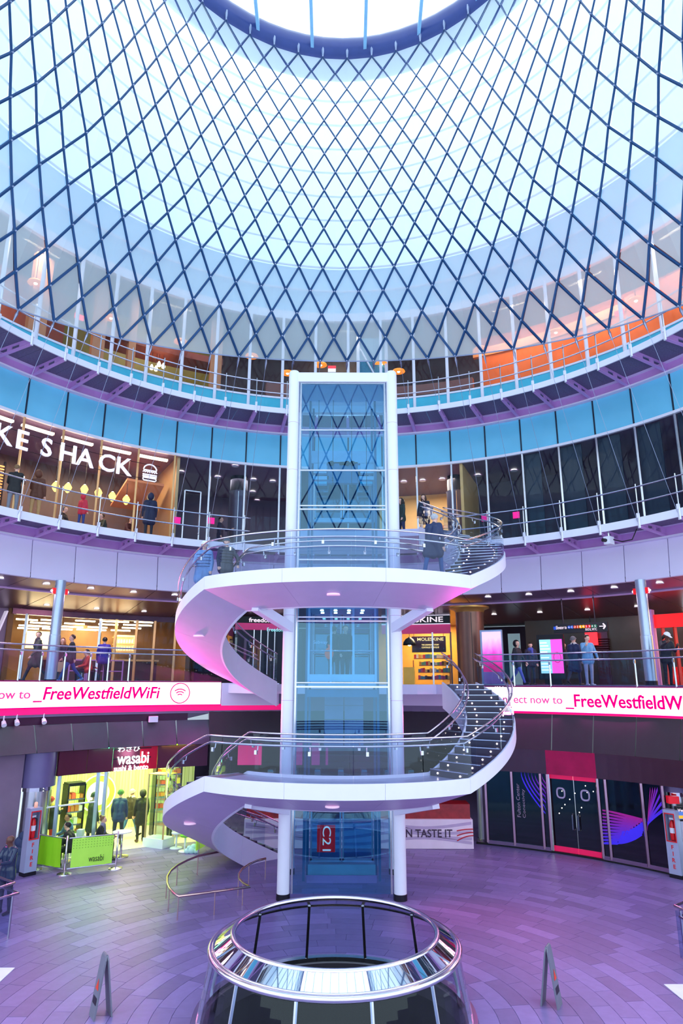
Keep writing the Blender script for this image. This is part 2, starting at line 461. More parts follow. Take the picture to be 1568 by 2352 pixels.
# ---- level-two ceiling: two conical rings of metal panels with downlights
cl = struct('ceiling')
for (Ra, za, Rb, zb, mm) in ((13.38, 8.80, 15.0, 8.62, M_SOFFIT), (15.06, 8.57, 19.4, 8.12, M_CEIL)):
    for i in range(len(A3) - 1):
        a, c = A3[i], A3[i + 1]
        b = MB(); b.rev([(Ra, za), (Rb, zb), (Rb, zb + 0.06), (Ra, za + 0.06)], a - 0.05, c + 0.05, 4)
        b.build('ceiling_panel', mm, cl)
b = MB(); b.rev([(15.0, 8.63), (15.0, 8.56), (15.07, 8.56), (15.07, 8.63)], T0, T1, 100); b.build('step_trim', mat('lilac_trim', (214, 170, 220), 0.3), cl)
b = MB(); b.rev([(13.4, 8.90), (26, 8.2), (26, 8.4), (13.4, 8.98)], T0, T1, 60); b.build('ceiling_slab', M_DGREY, cl)
def downlight(p, r, label, group, m=M_LED):
    o = thing('downlight', label, 'light', p, group)
    b = MB(); b.lathe([(r * 0.98, 0.0), (r * 1.25, -0.006), (r * 1.25, -0.02), (r, -0.022)], p, 20); b.build('trim_ring', M_WHITE, o)
    b = MB(); b.lathe([(0.001, -0.018), (r * 1.02, -0.018), (r * 1.02, 0.0), (0.001, 0.0)], p, 20); b.build('lens', m, o)
    return o
for i in range(len(A3) - 1):
    t = (A3[i] + A3[i + 1]) / 2 - 0.4
    if 70 < t < 108: continue
    downlight(pol(14.0, t, 8.72), 0.11, 'round recessed downlight in the purple outer ceiling ring of the balcony', 'outer ring downlights')
    downlight(pol(17.2, t + 1.6, 8.335), 0.10, 'round recessed downlight in the bronze inner ceiling of the balcony', 'inner ring downlights')

# ---- shop walls of level two (back of the balcony), lower walls, upper interiors
M_STONE = mat('stone_wall', (128, 108, 136), 0.4, var=0.06)
def wall(name, R, z0, z1, t0, t1, m, th=0.2):
    b = MB(); b.rev([(R, z1), (R, z0), (R + th, z0), (R + th, z1)], t0, t1, max(4, int(abs(t1 - t0))))
    return st(b.build(name, m))

# ---- drum below the display band: magenta strip, sloped soffit panels
dr = struct('wall_drum')
b = MB(); b.rev([(12.34, 4.6), (12.34, 4.34), (12.5, 4.34), (12.5, 4.6)], T0, 66.2, 50); b.build('glow_strip', mat('pink_lit_strip', (226, 20, 120), 0.4, emit=0.35, emit_rgb=(255, 0, 110)), dr)
b = MB(); b.rev([(12.34, 4.6), (12.34, 4.38), (12.5, 4.38), (12.5, 4.6)], 98, T1, 50); b.build('glow_strip', MATS['pink_lit_strip'], dr)
seams = [146.5 + 5.6 * k for k in range(5)][::-1] + [146.5 - 5.6 * k for k in range(1, 7)]
b = MB(); b.rev([(12.42, 4.4), (12.42, 4.06), (12.6, 4.06), (12.6, 4.4)], 116.5, T1, 50); b.build('dark_slot', mat('slot_dark', (60, 14, 52), 0.4), dr)
for i in range(len(seams) - 1):
    b = MB(); b.rev([(12.36, 4.06), (12.0, 3.26), (12.1, 3.24), (12.46, 4.06)], seams[i] - .08, seams[i + 1] + .08, 4)
    b.build('soffit_panel', M_GMETAL, dr)
b = MB(); b.rev([(12.37, 4.38), (12.05, 3.22), (12.2, 3.2), (12.5, 4.38)], 67, 113, 50); b.build('plain_drum', M_DGREY, dr)
sr = [67 - 6.6 * k for k in range(10)]
for i in range(len(sr) - 1):
    b = MB(); b.rev([(12.34, 4.34), (12.0, 3.16), (12.12, 3.14), (12.46, 4.34)], sr[i] - .08, sr[i + 1] + .08, 4)
    b.build('soffit_panel', M_DGREY, dr)

# ---- upper storey: storefront behind the walkway, coloured rooms
win4 = struct('window_1')
b = MB(); b.rev([(13.42, 21.9), (13.42, 21.5), (13.6, 21.5), (13.6, 21.9)], T0, T1, 100); b.build('head', M_WHITE, win4)
b = MB(); b.rev([(13.40, 17.60), (13.40, 17.52), (13.5, 17.52), (13.5, 17.60)], T0, T1, 100); b.build('sill', M_WHITE, win4)
for i in range(len(A4) - 1):
    a, c = A4[i], A4[i + 1]
    b = MB(); b.rev([(13.43, 17.53), (13.43, 16.22), (13.45, 16.22), (13.45, 17.53)], a - .1, c + .1, 4); b.build('apron_panel', M_TEAL, win4)
    b = MB(); b.sheet([(13.45, 17.6), (13.45, 21.5)], a - .1, c + .1, 4); b.build('pane', M_GLASS, win4)
    b = MB(); b.bar(pol(13.41, a, 16.2), pol(13.41, a, 21.6), 0.09, 0.12); b.build('mullion', M_WHITE, win4)
M_ORANGE = mat('orange_wall', (226, 96, 20), 0.55, var=0.08)
M_ORANGEL = mat('pale_orange_cap', (246, 150, 84), 0.55)
M_DBROWN = mat('dark_brown_wall', (58, 36, 46), 0.5, var=0.15)
M_OLIVE = mat('olive_wall', (120, 104, 20), 0.5, var=0.15)
M_RUST = mat('rust_wall', (150, 62, 40), 0.5, var=0.1)
M_TAN = mat('tan_panel', (196, 128, 88), 0.5)
for nm, a, c, m in (('wall_upper_orange', 12, 66, M_ORANGE), ('wall_upper_brown', 66, 112, M_DBROWN), ('wall_upper_olive', 112, 136, M_OLIVE), ('wall_upper_rust', 136, 170, M_RUST)):
    wall(nm, 16.4, 16.2, 21.5, a, c, m)
# orange partition nearer the glass with its pale top edge; olive and rust fins
b = MB(); b.rev([(14.6, 19.6), (14.6, 16.2), (14.7, 16.2), (14.7, 19.6)], 14, 64.5, 40); b.rev([(14.6, 20.2), (14.6, 19.6), (14.8, 19.6), (14.8, 20.2)], 14, 40, 20)
pw = st(b.build('wall_orange_partition', M_ORANGE))
b = MB(); b.rev([(14.55, 20.0), (14.55, 19.6), (14.75, 19.6), (14.75, 20.0)], 40, 66, 20); b.build('cap', M_ORANGEL, pw)
for nm, t, wd, m in (('tan', 133.6, 0.5, M_TAN), ('tan', 143.5, 0.7, M_TAN), ('tan', 113.2, 0.5, M_TAN), ('tan', 128.0, 0.3, M_TAN)):
    b = MB(); b.box(*pol(14.4, t, 18.8), 0.25, wd, 5.2, t); st(b.build('trim_' + nm, m))
b = MB(); b.rev([(14.3, 19.5), (14.3, 19.2), (15.5, 19.2), (15.5, 19.5)], 112, 133, 20); st(b.build('trim_rust_shelf', M_RUST))
b = MB(); b.rev([(14.2, 18.5), (14.2, 18.0), (14.5, 18.0), (14.5, 18.5)], 66, 82, 12); b.rev([(14.2, 18.6), (14.2, 16.2), (14.5, 16.2), (14.5, 18.6)], 97, 104, 8); st(b.build('trim_brown_counter', mat('brown_panel', (136, 84, 78), 0.5)))
b = MB(); b.rev([(13.6, 21.5), (13.6, 21.6), (17, 21.6), (17, 21.5)], T0, T1, 60); st(b.build('ceiling_upper_room', M_DBROWN))

# ---- middle storey: storefront at the wall line
win3 = struct('window_2')
b = MB(); b.rev([(13.40, 10.62), (13.40, 10.5), (13.5, 10.5), (13.5, 10.62)], T0, T1, 100); b.build('sill', M_STEEL, win3)
for i in range(len(A4) - 1):
    a, c = A4[i], A4[i + 1]
    b = MB(); b.sheet([(13.45, 10.6), (13.45, 14.34)], a - .1, c + .1, 4); b.build('pane', M_GLASS, win3)
    b = MB(); b.bar(pol(13.43, a, 10.55), pol(13.43, a, 14.35), 0.05, 0.07); b.build('mullion', M_STEEL if a < 119 else M_GOLD, win3)
M_SHACK = mat('shack_wall', (74, 50, 52), 0.5, var=0.2, scale=1.0)
M_CREAM = mat('cream_wall', (236, 186, 120), 0.6, var=0.04)
M_DPURP = mat('dusk_wall', (70, 56, 84), 0.5, var=0.1)
wall('wall_middle_left', 18.0, 10.5, 14.4, 119.6, 170, M_SHACK)
wall('wall_middle_centre', 19.0, 10.5, 14.4, 84, 120, M_DPURP)
wall('wall_middle_cream', 18.0, 10.5, 14.4, 68, 84, M_CREAM)
wall('wall_middle_right', 17.0, 10.5, 14.4, 10, 68, M_DPURP)
b = MB(); b.rev([(13.5, 14.36), (13.5, 14.5), (20.5, 14.5), (20.5, 14.36)], T0, T1, 60); st(b.build('ceiling_middle_room', mat('dusk_ceiling', (108, 84, 116), 0.5)))
for t in (119.4, 68.3):
    b = MB(); b.bar(pol(13.6, t, 12.4), pol(18.2, t, 12.4), 0.12, 3.9); st(b.build('wall_divider', M_CREAM if t < 80 else M_GOLD))
for t, wd in ((62.6, 2.2), (51.2, 3.3), (44.9, 3.3), (38.6, 3.3), (32.3, 3.3), (26.0, 3.3), (57.4, 2.6)):
    b = MB(); b.rev([(13.62, 14.3), (13.62, 10.6), (13.66, 10.6), (13.66, 14.3)], t - 0.3 - wd, t - 0.1, 4)
    if t != 62.6: tag(b.build('window_blind', M_NAVY), 'dark navy blind behind a tall window right of the lift', 'blind', 'navy window blinds')

# ================================================================== SKY DOME, OCULUS, NET
def top_pt(phi, R):      # phi measured from the far direction, clockwise seen from above
    x = R * math.sin(phi); y = R * math.cos(phi)
    return Vector((x, y, HC + 30.35 - 0.326 * y))
dome = struct('ceiling_dome')
NP = 72
b = MB(); rows = 10; v = []
for j in range(rows + 1):
    u = j / rows
    for i in range(NP):
        ph = 2 * PI * i / NP
        lo = Vector((13.7 * math.sin(ph), 13.7 * math.cos(ph), 21.9)); hi = top_pt(ph, 10.7)
        v.append(lo.lerp(hi, u))
qf = lambda js: [(j * NP + i, j * NP + (i + 1) % NP, (j + 1) * NP + (i + 1) % NP, (j + 1) * NP + i) for j in js for i in range(NP)]
for j in range(2, rows):
    b = MB(); b.add(v, qf([j])); smooth_rev(b.build('dome_glow_tier', M_TIERS[min(6, j - 2)], dome))  # translucent tiers let sky light glow through the solid white dome
b = MB(); b.add(v, qf(range(0, 2))); smooth_rev(b.build('dome_wall', M_DOMEW, dome))
for j in range(1, rows):
    u = j / rows
    path = []
    for i in range(NP):
        ph = 2 * PI * i / NP
        lo = Vector((13.55 * math.sin(ph), 13.55 * math.cos(ph), 21.9)); path.append(lo.lerp(top_pt(ph, 10.55), u))
    b = MB(); b.tube(path, 0.05, 5, True); b.build('dome_hoop', M_WHITE, dome)
b = MB(); b.tube([top_pt(2 * PI * i / NP, 10.5) + Vector((0, 0, .95)) for i in range(NP)], 0.85, 18, True)
oc = st(b.build('trim_oculus_ring', mat('oculus_ring', (52, 66, 130), 0.3, 0.2), smooth=True))
b = MB(); b.tube([top_pt(2 * PI * i / NP, 10.1) + Vector((0, 0, 0.18)) for i in range(NP)], 0.14, 6, True)
b.build('ring_lip', mat('ring_lip', (30, 44, 90), 0.3, 0.3), oc, True)
for x in (-10.6 + 2.36 * k for k in range(1, 9)):
    xx = x + 0.0
    h = math.sqrt(max(0.1, 10.2 ** 2 - xx * xx))
    b = MB(); b.bar((xx - 0.2, h, HC + 30.35 - 0.326 * h + 0.5), (xx - 0.2, -h, HC + 30.35 + 0.326 * h + 0.5), 0.14, 0.25)
    b.build('skylight_bar', mat('skylight_bar', (140, 190, 225), 0.3), oc)
for k in range(-4, 5):
    ph = k * 0.075 + 0.02
    p = top_pt(ph, 9.86) + Vector((0, 0, 0.42))
    b = MB()
    for q in (-1, 0, 1): b.box(p.x, p.y, p.z + q * 0.14, 0.42, 0.04, 0.05, -math.degrees(ph))
    if k % 1 == 0 and abs(k) < 4: b.build('vent_grille', M_PANEL, oc)

net = thing('cable_net', 'huge funnel of perforated diamond panels on a dark cable net under the skylight', 'cable net', (0, 0, 16))
NN = 56; DTH = 2 * PI / NN; PH0 = 0.021
US = [0, .186, .33, .46, .58, .69, .786, .898, 1.0]
WS = [0, .9, 1.34, 1.65, 1.72, 1.63, 1.2, .75, 0]
def net_pt(ph, j):       # j half rows 0..16
    u = np.interp(j / 2, range(9), US); w_ = np.interp(j / 2, range(9), WS)
    c = math.cos(ph)
    Rb = 9.0 + 1.9 * (1 - c); Hb = 11.85 - 1.75 * (1 - c)
    Rt = 9.76; Ht = 30.35 - 0.326 * Rt * c
    R = Rt + (Rb - Rt) * u - w_; H = Ht + (Hb - Ht) * u
    return Vector((R * math.sin(ph), R * math.cos(ph), HC + H))
def node(k, j):
    return net_pt(PH0 + (k + (0.5 if j % 2 else 0)) * DTH, j)
quads = []
for j in range(0, 15):
    for k in range(NN):
        kk = k if j % 2 else k
        # diamond: top (k,j), left/right on row j+1, bottom (k,j+2)
        if j % 2 == 0: l, r2 = (k - 1, j + 1), (k, j + 1)
        else: l, r2 = (k, j + 1), (k + 1, j + 1)
        q = [node(k, j), node(*r2), node(k, j + 2), node(*l)]
        ph = (PH0 + (k + (0.5 if j % 2 else 0)) * DTH + PI) % (2 * PI) - PI
        quads.append((abs(ph), q))
# triangular end panels on the two rims
tri = []
for k in range(NN):
    tri.append([node(k, 0), node(k, 1), node(k + 1, 0)])
    tri.append([node(k, 16), node(k, 15), node(k + 1, 16)])
def shrink(q, g, push):
    c = sum(q, Vector()) / len(q)
    n = (q[1] - q[0]).cross(q[2] - q[0]).normalized()
    if n.dot(Vector((c.x, c.y, 0))) < 0: n = -n
    out = []
    for p in q:
        d = (p - c); out.append(c + d * (1 - g / d.length) + n * push)
    return out
quads.sort(key=lambda t: t[0])
fr = quads[:300]; bk = quads[300:]
for a, q in fr:
    b = MB(); s = shrink(q, 0.05, 0.05); b.add(s, [(0, 1, 2, 3)]); b.build('diamond_panel', M_PERF, net)
b = MB()
for a, q in bk: b.add(shrink(q, 0.05, 0.05), [(0, 1, 2, 3)])
for q in tri: b.add(shrink(q, 0.05, 0.05), [(0, 1, 2)])
o = b.build('diamond_panels_beyond', M_PERF, net); o['kind'] = 'stuff'
for s_ in (0, 1):
    for k in range(NN):
        path = []
        for j in range(0, 17):
            if s_ == 0: kk = k + (j // 2 if j % 2 == 0 else (j - 1) // 2)
            else: kk = k - (j + 1) // 2
            path.append(node(kk, j))
        b = MB(); b.tube(path, [0.026 + 0.022 * j / 16 for j in range(17)], 5); b.build('cable', M_CABLE, net)
b = MB()
for j in range(0, 17):
    for k in range(NN):
        p = node(k, j); n = Vector((-p.x, -p.y, 0)).normalized()
        b.cyl(p - n * 0.04, p + n * 0.06, 0.042, 0.03, 6)
o = b.build('cable_clamps', M_THIN, net); o['kind'] = 'stuff'
for k in range(NN):
    p = node(k, 0); q = top_pt(PH0 + k * DTH, 9.72) + Vector((0, 0, 0.75))
    b = MB(); b.tube([p, p.lerp(q, .4), q], [0.03, 0.06, 0.03], 6); b.build('rim_hanger', M_THIN, net)
b = MB(); b.tube([net_pt(2 * PI * i / 112, 16) for i in range(112)], 0.025, 5, True); b.build('bottom_edge_cable', M_THIN, net)
# tie-down stays from the lower rim to the walkways
M_FIT = mat('stay_fitting', (150, 150, 175), 0.25, 0.9)
for k in range(-14, 15):
    p = node(k, 16)
    th = math.degrees(math.atan2(p.y, p.x))
    if not (12 < th < 168): continue
    lst, Rr, zz = (A4, 11.36, 16.15) if 66 < th < 108 else (A3, 11.86, 10.45)
    a = min(lst, key=lambda t: abs(t - th + (90 - th) * 0.03))
    q = pol(Rr, a + 0.25, zz)
    b = MB(); b.tube([p, q], 0.007, 4); s_ = b.build('stay', M_THIN, net)
    d = (q - p).normalized()
    b = MB(); b.tube([p, p + d * 0.15, p + d * 0.4], [0.02, 0.045, 0.015], 6); b.build('turnbuckle', M_FIT, s_)

# ================================================================== DISPLAY BANDS
M_LEDW = emis('display_white', (255, 240, 250), 1.25)
M_LEDP = emis('display_pink', (250, 205, 240), 1.05)
M_TXT = emis('display_magenta', (226, 0, 122), 0.85)
M_TXT2 = emis('display_magenta_thin', (224, 60, 150), 0.9)
def led(name, label, t0, t1, z0, z1, n):
    o = thing(name, label, 'display', pol(12.3, (t0 + t1) / 2, z0))
    for i in range(n):
        a = t0 + (t1 - t0) * i / n; c = t0 + (t1 - t0) * (i + 1) / n
        b = MB(); b.rev([(12.3, z1), (12.3, z0), (12.36, z0), (12.36, z1)], a, c, 6)
        smooth_rev(b.build('display_panel', M_LEDW, o))
        s = 0.35
        b = MB(); b.rev([(12.296, z1 - .01), (12.296, z0 + .01), (12.299, z0 + .01), (12.299, z1 - .01)], c - s * (1 if c > a else -1), c, 2)
        b.build('display_seam', M_LEDP, o)
    b = MB(); b.rev([(12.28, z1 + .04), (12.28, z1), (12.38, z1), (12.38, z1 + .04)], t0, t1, 50); b.build('top_frame', mat('magenta_frame', (150, 10, 90), 0.3), o)
    b = MB(); b.rev([(12.29, z0), (12.29, z0 - .03), (12.37, z0 - .03), (12.37, z0)], t0, t1, 50); b.build('bottom_frame', M_MAGE, o)
    return o
ledl = led('display_band', 'curved white display band with a wireless symbol, left of the stair', 111.2, T1, 4.60, 5.38, 8)
ring_text('lettering', 'Connect now to', M_TXT2, 12.3, 155.5, 142.2, 4.87, 0.27, ledl, 0.002)
ring_text('lettering', '_FreeWestfieldWiFi', M_TXT, 12.3, 141.7, 121.6, 4.755, 0.47, ledl, 0.012, 0.16)
wc = Vector((0, 0)); ZC = 5.0; TC = 118.2
def ring_circle(parent, r, w_, a0, a1, dz=0.0, m=M_TXT):
    pts = []
    n = 40
    for i in range(n + 1):
        a = R_(a0 + (a1 - a0) * i / n)
        x = r * math.cos(a); z = r * math.sin(a) + dz
        pts.append(pol(12.275, TC - math.degrees(x / 12.3), ZC + z))
    b = MB(); b.tube(pts[:-1] if a1 - a0 >= 360 else pts, w_, 5, a1 - a0 >= 360); b.build('symbol_stroke', m, parent)
ring_circle(ledl, 0.345, 0.017, 0, 360)
for q in (0.30, 0.21, 0.12): ring_circle(ledl, q, 0.018, 50, 130, -0.16)
ledr = led('display_band', 'curved white display band with magenta lettering, right of the stair', 66.4, T0, 4.42, 5.24, 8)
ring_text('lettering', 'Connect now to', M_TXT2, 12.3, 64.0, 51.9, 4.69, 0.27, ledr, 0.002)
ring_text('lettering', '_FreeWestfieldWiFi', M_TXT, 12.3, 51.4, 31.2, 4.53, 0.49, ledr, 0.014)
for t0, t1, z in ((66.6, 79, 5.28), (101, 111, 5.36)):
    b = MB(); b.rev([(12.32, z), (12.32, 4.55), (12.4, 4.55), (12.4, z)], t0, t1, 12); st(b.build('trim_deck_edge', M_PANEL))

def glass_rail(name, label, R, t0, t1, zf, z1, zm, n, posts):
    o = thing(name, label, 'railing', pol(R, (t0 + t1) / 2, zf))
    for z, rad in ((z1, 0.026), (zm, 0.026)):
        b = MB(); b.tube([pol(R - (0.06 if z == zm else 0), t0 + (t1 - t0) * i / 60, z) for i in range(61)], rad, 8); b.build('rail', M_RAIL, o, True)
    for i in range(n):
        a = t0 + (t1 - t0) * i / n; c = t0 + (t1 - t0) * (i + 1) / n; e = 0.06 * (1 if t1 > t0 else -1)
        b = MB(); b.sheet([(R, zf), (R, z1 - 0.04)], a + e, c - e, 3); b.build('glass_pane', M_GLASSR, o)
    for a in posts:
        b = MB(); b.bar(pol(R - .03, a, zf - .05), pol(R - .03, a, zm), 0.03, 0.045); b.box(*pol(R - 0.05, a, zm - .1), .05, .05, .1, a); b.build('post', M_STEEL, o)
    return o
glass_rail('railing', 'glass balustrade with twin steel rails above the left display band', 12.33, 109.5, T1, 5.42, 6.52, 6.34, 9, [ang(at_r(x, 1540, 12.33)) for x in (42, 92, 146, 205, 247, 295)])
glass_rail('railing', 'glass balustrade with twin steel rails above the right display band', 12.33, 66, T0, 5.28, 6.39, 6.15, 9, [ang(at_r(x, 1540, 12.33)) for x in (1180, 1263, 1460, 1550)])

# ================================================================== STAIR
SCX, SCY = 0.03, 6.1
Ri, Ro = 3.5, 4.86
SCC = (SCX, SCY)
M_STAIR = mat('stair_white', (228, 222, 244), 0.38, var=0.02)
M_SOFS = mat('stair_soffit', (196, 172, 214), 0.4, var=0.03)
def stair(label, segs, nr, discz):
    """segs: (t0,t1,z0,z1,kind)"""
    t_all0, t_all1 = segs[0][0], segs[-1][1]
    S = thing('curved_stair', label, 'stair', (SCX, SCY, segs[0][2]))
    def zline(t):
        for a, c, z0, z1, k in segs:
            if t <= c + 1e-6: return z0 + (z1 - z0) * (t - a) / (c - a)
        return segs[-1][3]
    # body: outer fascia, soffit, inner face as separate shells
    cuts = [segs[0][0]] + [s[1] for s in segs]
    for a, c, z0, z1, k in segs:
        n = max(4, int((c - a) / 2.5))
        def zl(t, a=a, c=c, z0=z0, z1=z1): return z0 + (z1 - z0) * (t - a) / (c - a)
        npan = max(1, round((c - a) / 28))
        for i in range(npan):
            p0 = a + (c - a) * i / npan; p1 = a + (c - a) * (i + 1) / npan
            m_ = max(4, int((p1 - p0) / 2.5))
            b = MB(); b.rev([(Ro, .07), (Ro, -.26), (Ro - .06, -.26), (Ro - .06, .07)], p0 + .03, p1 - .03, m_, SCC, zl)
            smooth_rev(b.build('outer_stringer', M_STAIR, S))
            b = MB(); b.rev([(Ri, .07), (Ri, -.72), (Ri + .06, -.70), (Ri + .06, .07)], p0 + .03, p1 - .03, m_, SCC, zl)
            smooth_rev(b.build('inner_stringer', M_STAIR, S))
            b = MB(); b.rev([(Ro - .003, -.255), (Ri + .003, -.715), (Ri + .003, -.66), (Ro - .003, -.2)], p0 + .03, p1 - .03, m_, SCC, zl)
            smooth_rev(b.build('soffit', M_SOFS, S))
        if k == 'L':
            b = MB(); b.rev([(Ri + .06, 0), (Ri + .06, -.08), (Ro - .06, -.08), (Ro - .06, 0)], a, c, n, SCC, zl)
            b.build('landing_floor', mat('landing_stone', (150, 146, 186), 0.25), S)
        else:
            N = k
            for i in range(N):
                u0 = a + (c - a) * i / N; u1 = a + (c - a) * (i + 1) / N
                zt = z0 + (z1 - z0) * (i + 1) / N
                h = (z1 - z0) / N
                b = MB(); b.rev([(Ri + .065, zt), (Ri + .065, zt - h - .04), (Ro - .065, zt - h - .04), (Ro - .065, zt)], u0, u1 + .3, 2, SCC)
                tr = b.build('tread', M_TREAD, S)
                b = MB(); b.rev([(Ri + .07, zt + .008), (Ri + .07, zt - .012), (Ro - .07, zt - .012), (Ro - .07, zt + .008)], u0 - .12, u0 + .25, 1, SCC)
                b.build('nosing', M_NOSE, tr)
                for r_ in (Ri + .33, Ro - .3):
                    p = pol(r_, u0 - .15, zt - h * .5, SCC)
                    b = MB(); b.sph(p, .022, .022, .022, 8, 6); b.build('step_light', M_STEP, tr)
    # balustrades
    tot = t_all1 - t_all0
    for R, sgn in ((Ro - .03, -1), (Ri + .03, 1)):
        np_ = int(tot / 18)
        for i in range(np_):
            p0 = t_all0 + tot * i / np_; p1 = t_all0 + tot * (i + 1) / np_
            b = MB(); b.sheet([(R, .0), (R, .95)], p0 + .1, p1 - .1, 8, SCC, zline); b.build('glass_pane', M_GLASSR, S)
        pts = [pol(R, t_all0 + tot * i / 150, zline(t_all0 + tot * i / 150) + .98, SCC) for i in range(151)]
        b = MB(); b.tube(pts, .022, 8); b.build('top_rail', M_RAIL, S, True)
        pts = [pol(R + sgn * .09, t_all0 + tot * i / 150, zline(t_all0 + tot * i / 150) + .82, SCC) for i in range(151)]
        b = MB(); b.tube(pts, .024, 8); hr = b.build('handrail', M_RAIL, S, True)
        nb = int(tot / 15)
        for i in range(nb + 1):
            t = t_all0 + tot * (i + .3) / (nb + .6); z = zline(t)
            b = MB(); b.tube([pol(R, t, z + .68, SCC), pol(R + sgn * .07, t, z + .7, SCC), pol(R + sgn * .09, t, z + .8, SCC)], .012, 6)
            b.box(*pol(R, t, z + .67, SCC), .04, .06, .09, t); b.build('rail_bracket', M_STEEL, hr)
    # round lights under the landing
    for t in discz:
        z = zline(t); p = pol((Ri + Ro) / 2, t, z - .49, SCC)
        b = MB(); b.lathe([(.001, -.015), (.16, -.015), (.16, .03), (.001, .03)], p, 20); b.build('soffit_light', mat('soffit_lens', (236, 196, 222), 0.4, emit=0.25), S)
    # struts to the lift columns
    for s_ in (-1, 1):
        zb = [z0 for a, c, z0, z1, k in segs if k == 'L'][0]
        b = MB(); b.bar((SCX + s_ * 1.45, 4.86, zb - 1.05), pol(Ri + .15, 270 + s_ * 38, zb - .62, SCC), .2, .26)
        b.build('strut', M_STAIR, S)
    return S
stair('lower flight pair of the white curved stair wrapped round the glass lift', [(122, 229, 0, 3.19, 21), (229, 307, 3.19, 3.19, 'L'), (307, 386, 3.19, 5.33, 14)], 0, (200, 267))
stair('upper flight pair of the white curved stair wrapped round the glass lift', [(128, 224, 5.33, 7.9, 17), (224, 311, 7.9, 7.9, 'L'), (311, 401, 7.9, 10.55, 17)], 0, (195, 267))
# landings that join the stair to the ring decks
def plat(name, pts, z0, z1):
    b = MB(); b.prism(pts, z0, z1); return st(b.build(name, M_PANEL))
arc = lambda a0, a1, R, n=10, c=(0, 0): [tuple(pol(R, a0 + (a1 - a0) * i / n, 0, c)[:2]) for i in range(n + 1)]
plat('floor_bridge_two', arc(26, 128, 4.84, 14, SCC)[:4] + [(2.6, 9.4), (-1.6, 9.6)] + arc(26, 128, 4.84, 14, SCC)[-2:] + arc(110, 67, 12.4, 12), 5.0, 5.32)
plat('floor_bridge_three', [tuple(pol(4.84, 41, 0, SCC)[:2]), tuple(pol(3.5, 41, 0, SCC)[:2]), (1.6, 8.6), (-1.5, 8.6)] + arc(98, 66, 11.9, 10), 10.3, 10.55)

# ================================================================== LIFT
EX0, EX1, EY0, EY1 = -1.47, 1.53, 4.9, 7.3
lift = thing('lift_shaft', 'tall glass lift shaft framed by white round columns', 'lift shaft', (SCX, SCY, 0))
for x, y, r in ((EX0, EY0, .165), (EX1, EY0, .165), (EX0, EY1, .12), (EX1, EY1, .12)):
    b = MB(); b.lathe([(r, 0.12), (r, 14.55), (r * .96, 14.68), (r * .8, 14.72)], (x, y, 0), 24); cc = smooth_rev(b.build('column', M_WHITE, lift))
    b = MB(); b.lathe([(r + .012, 0), (r + .012, .14), (r, .15)], (x, y, 0), 24); b.build('base_collar', M_DARKM, cc)
    for z in (2.3, 4.9, 7.2, 8.9, 11.5, 13.0):
        b = MB(); b.lathe([(r + .001, z), (r + .003, z + .004), (r + .001, z + .008)], (x, y, 0), 24); b.build('joint_line', M_MAUVE, cc)
for p, q in (((EX0, EY0), (EX1, EY0)), ((EX0, EY1), (EX1, EY1)), ((EX0, EY0), (EX0, EY1)), ((EX1, EY0), (EX1, EY1))):
    b = MB(); b.bar((*p, 14.5), (*q, 14.5), .22, .3); b.build('head_beam', M_WHITE, lift)
b = MB(); b.box(SCX, SCY, 14.62, 2.9, 2.3, .05); b.build('roof', M_WHITE, lift)
zs = [0.12, 2.75, 5.26, 7.05, 8.8, 10.3, 11.5, 12.78, 14.32]
for i in range(len(zs) - 1):
    z0, z1 = zs[i] + .02, zs[i + 1] - .02
    for (x0, y0, x1, y1) in ((EX0 + .24, EY0 - .02, EX1 - .24, EY0 - .02), (EX0, EY0 + .2, EX0, EY1 - .2), (EX1, EY0 + .2, EX1, EY1 - .2)):
        b = MB(); b.add([(x0, y0, z0), (x1, y1, z0), (x1, y1, z1), (x0, y0, z1)], [(0, 1, 2, 3)]); b.build('glass_pane', M_GLASSB, lift)
for z in zs[1:]:
    b = MB(); b.box(SCX, EY0 - .03, z, 2.56, .05, .045); b.build('transom', M_STEEL, lift)
    if z in (7.05, 10.3, 5.26): b = MB(); b.box(SCX, EY0 - .03, z + .11, 2.56, .05, .03); b.build('transom', M_WHITE, lift)
for x in (EX0 + .22, EX1 - .22):
    b = MB(); b.box(x, EY0 - .02, 7.25, .05, .09, 14.2); b.build('jamb', M_STEEL, lift)
M_STBL = mat('blue_steel', (64, 110, 150), 0.35, 0.5, var=0.1)
M_STLT = mat('pale_steel', (176, 190, 214), 0.3, 0.6, var=0.08)
for x in (-1.02, 1.08):
    for dy in (0, .25):
        b = MB(); b.bar((x + dy * .3 * (1 if x < 0 else -1), 6.2 + dy * 2.4, .1), (x + dy * .3 * (1 if x < 0 else -1), 6.2 + dy * 2.4, 14.3), .1, .07); b.build('guide_rail', M_STBL, lift)
for x in (-.75, -.28, .32, .8):
    b = MB(); b.tube([(x, 6.3, 11.4), (x, 6.3, 14.4)], .009, 5); b.build('hoist_rope', M_DARKM, lift)
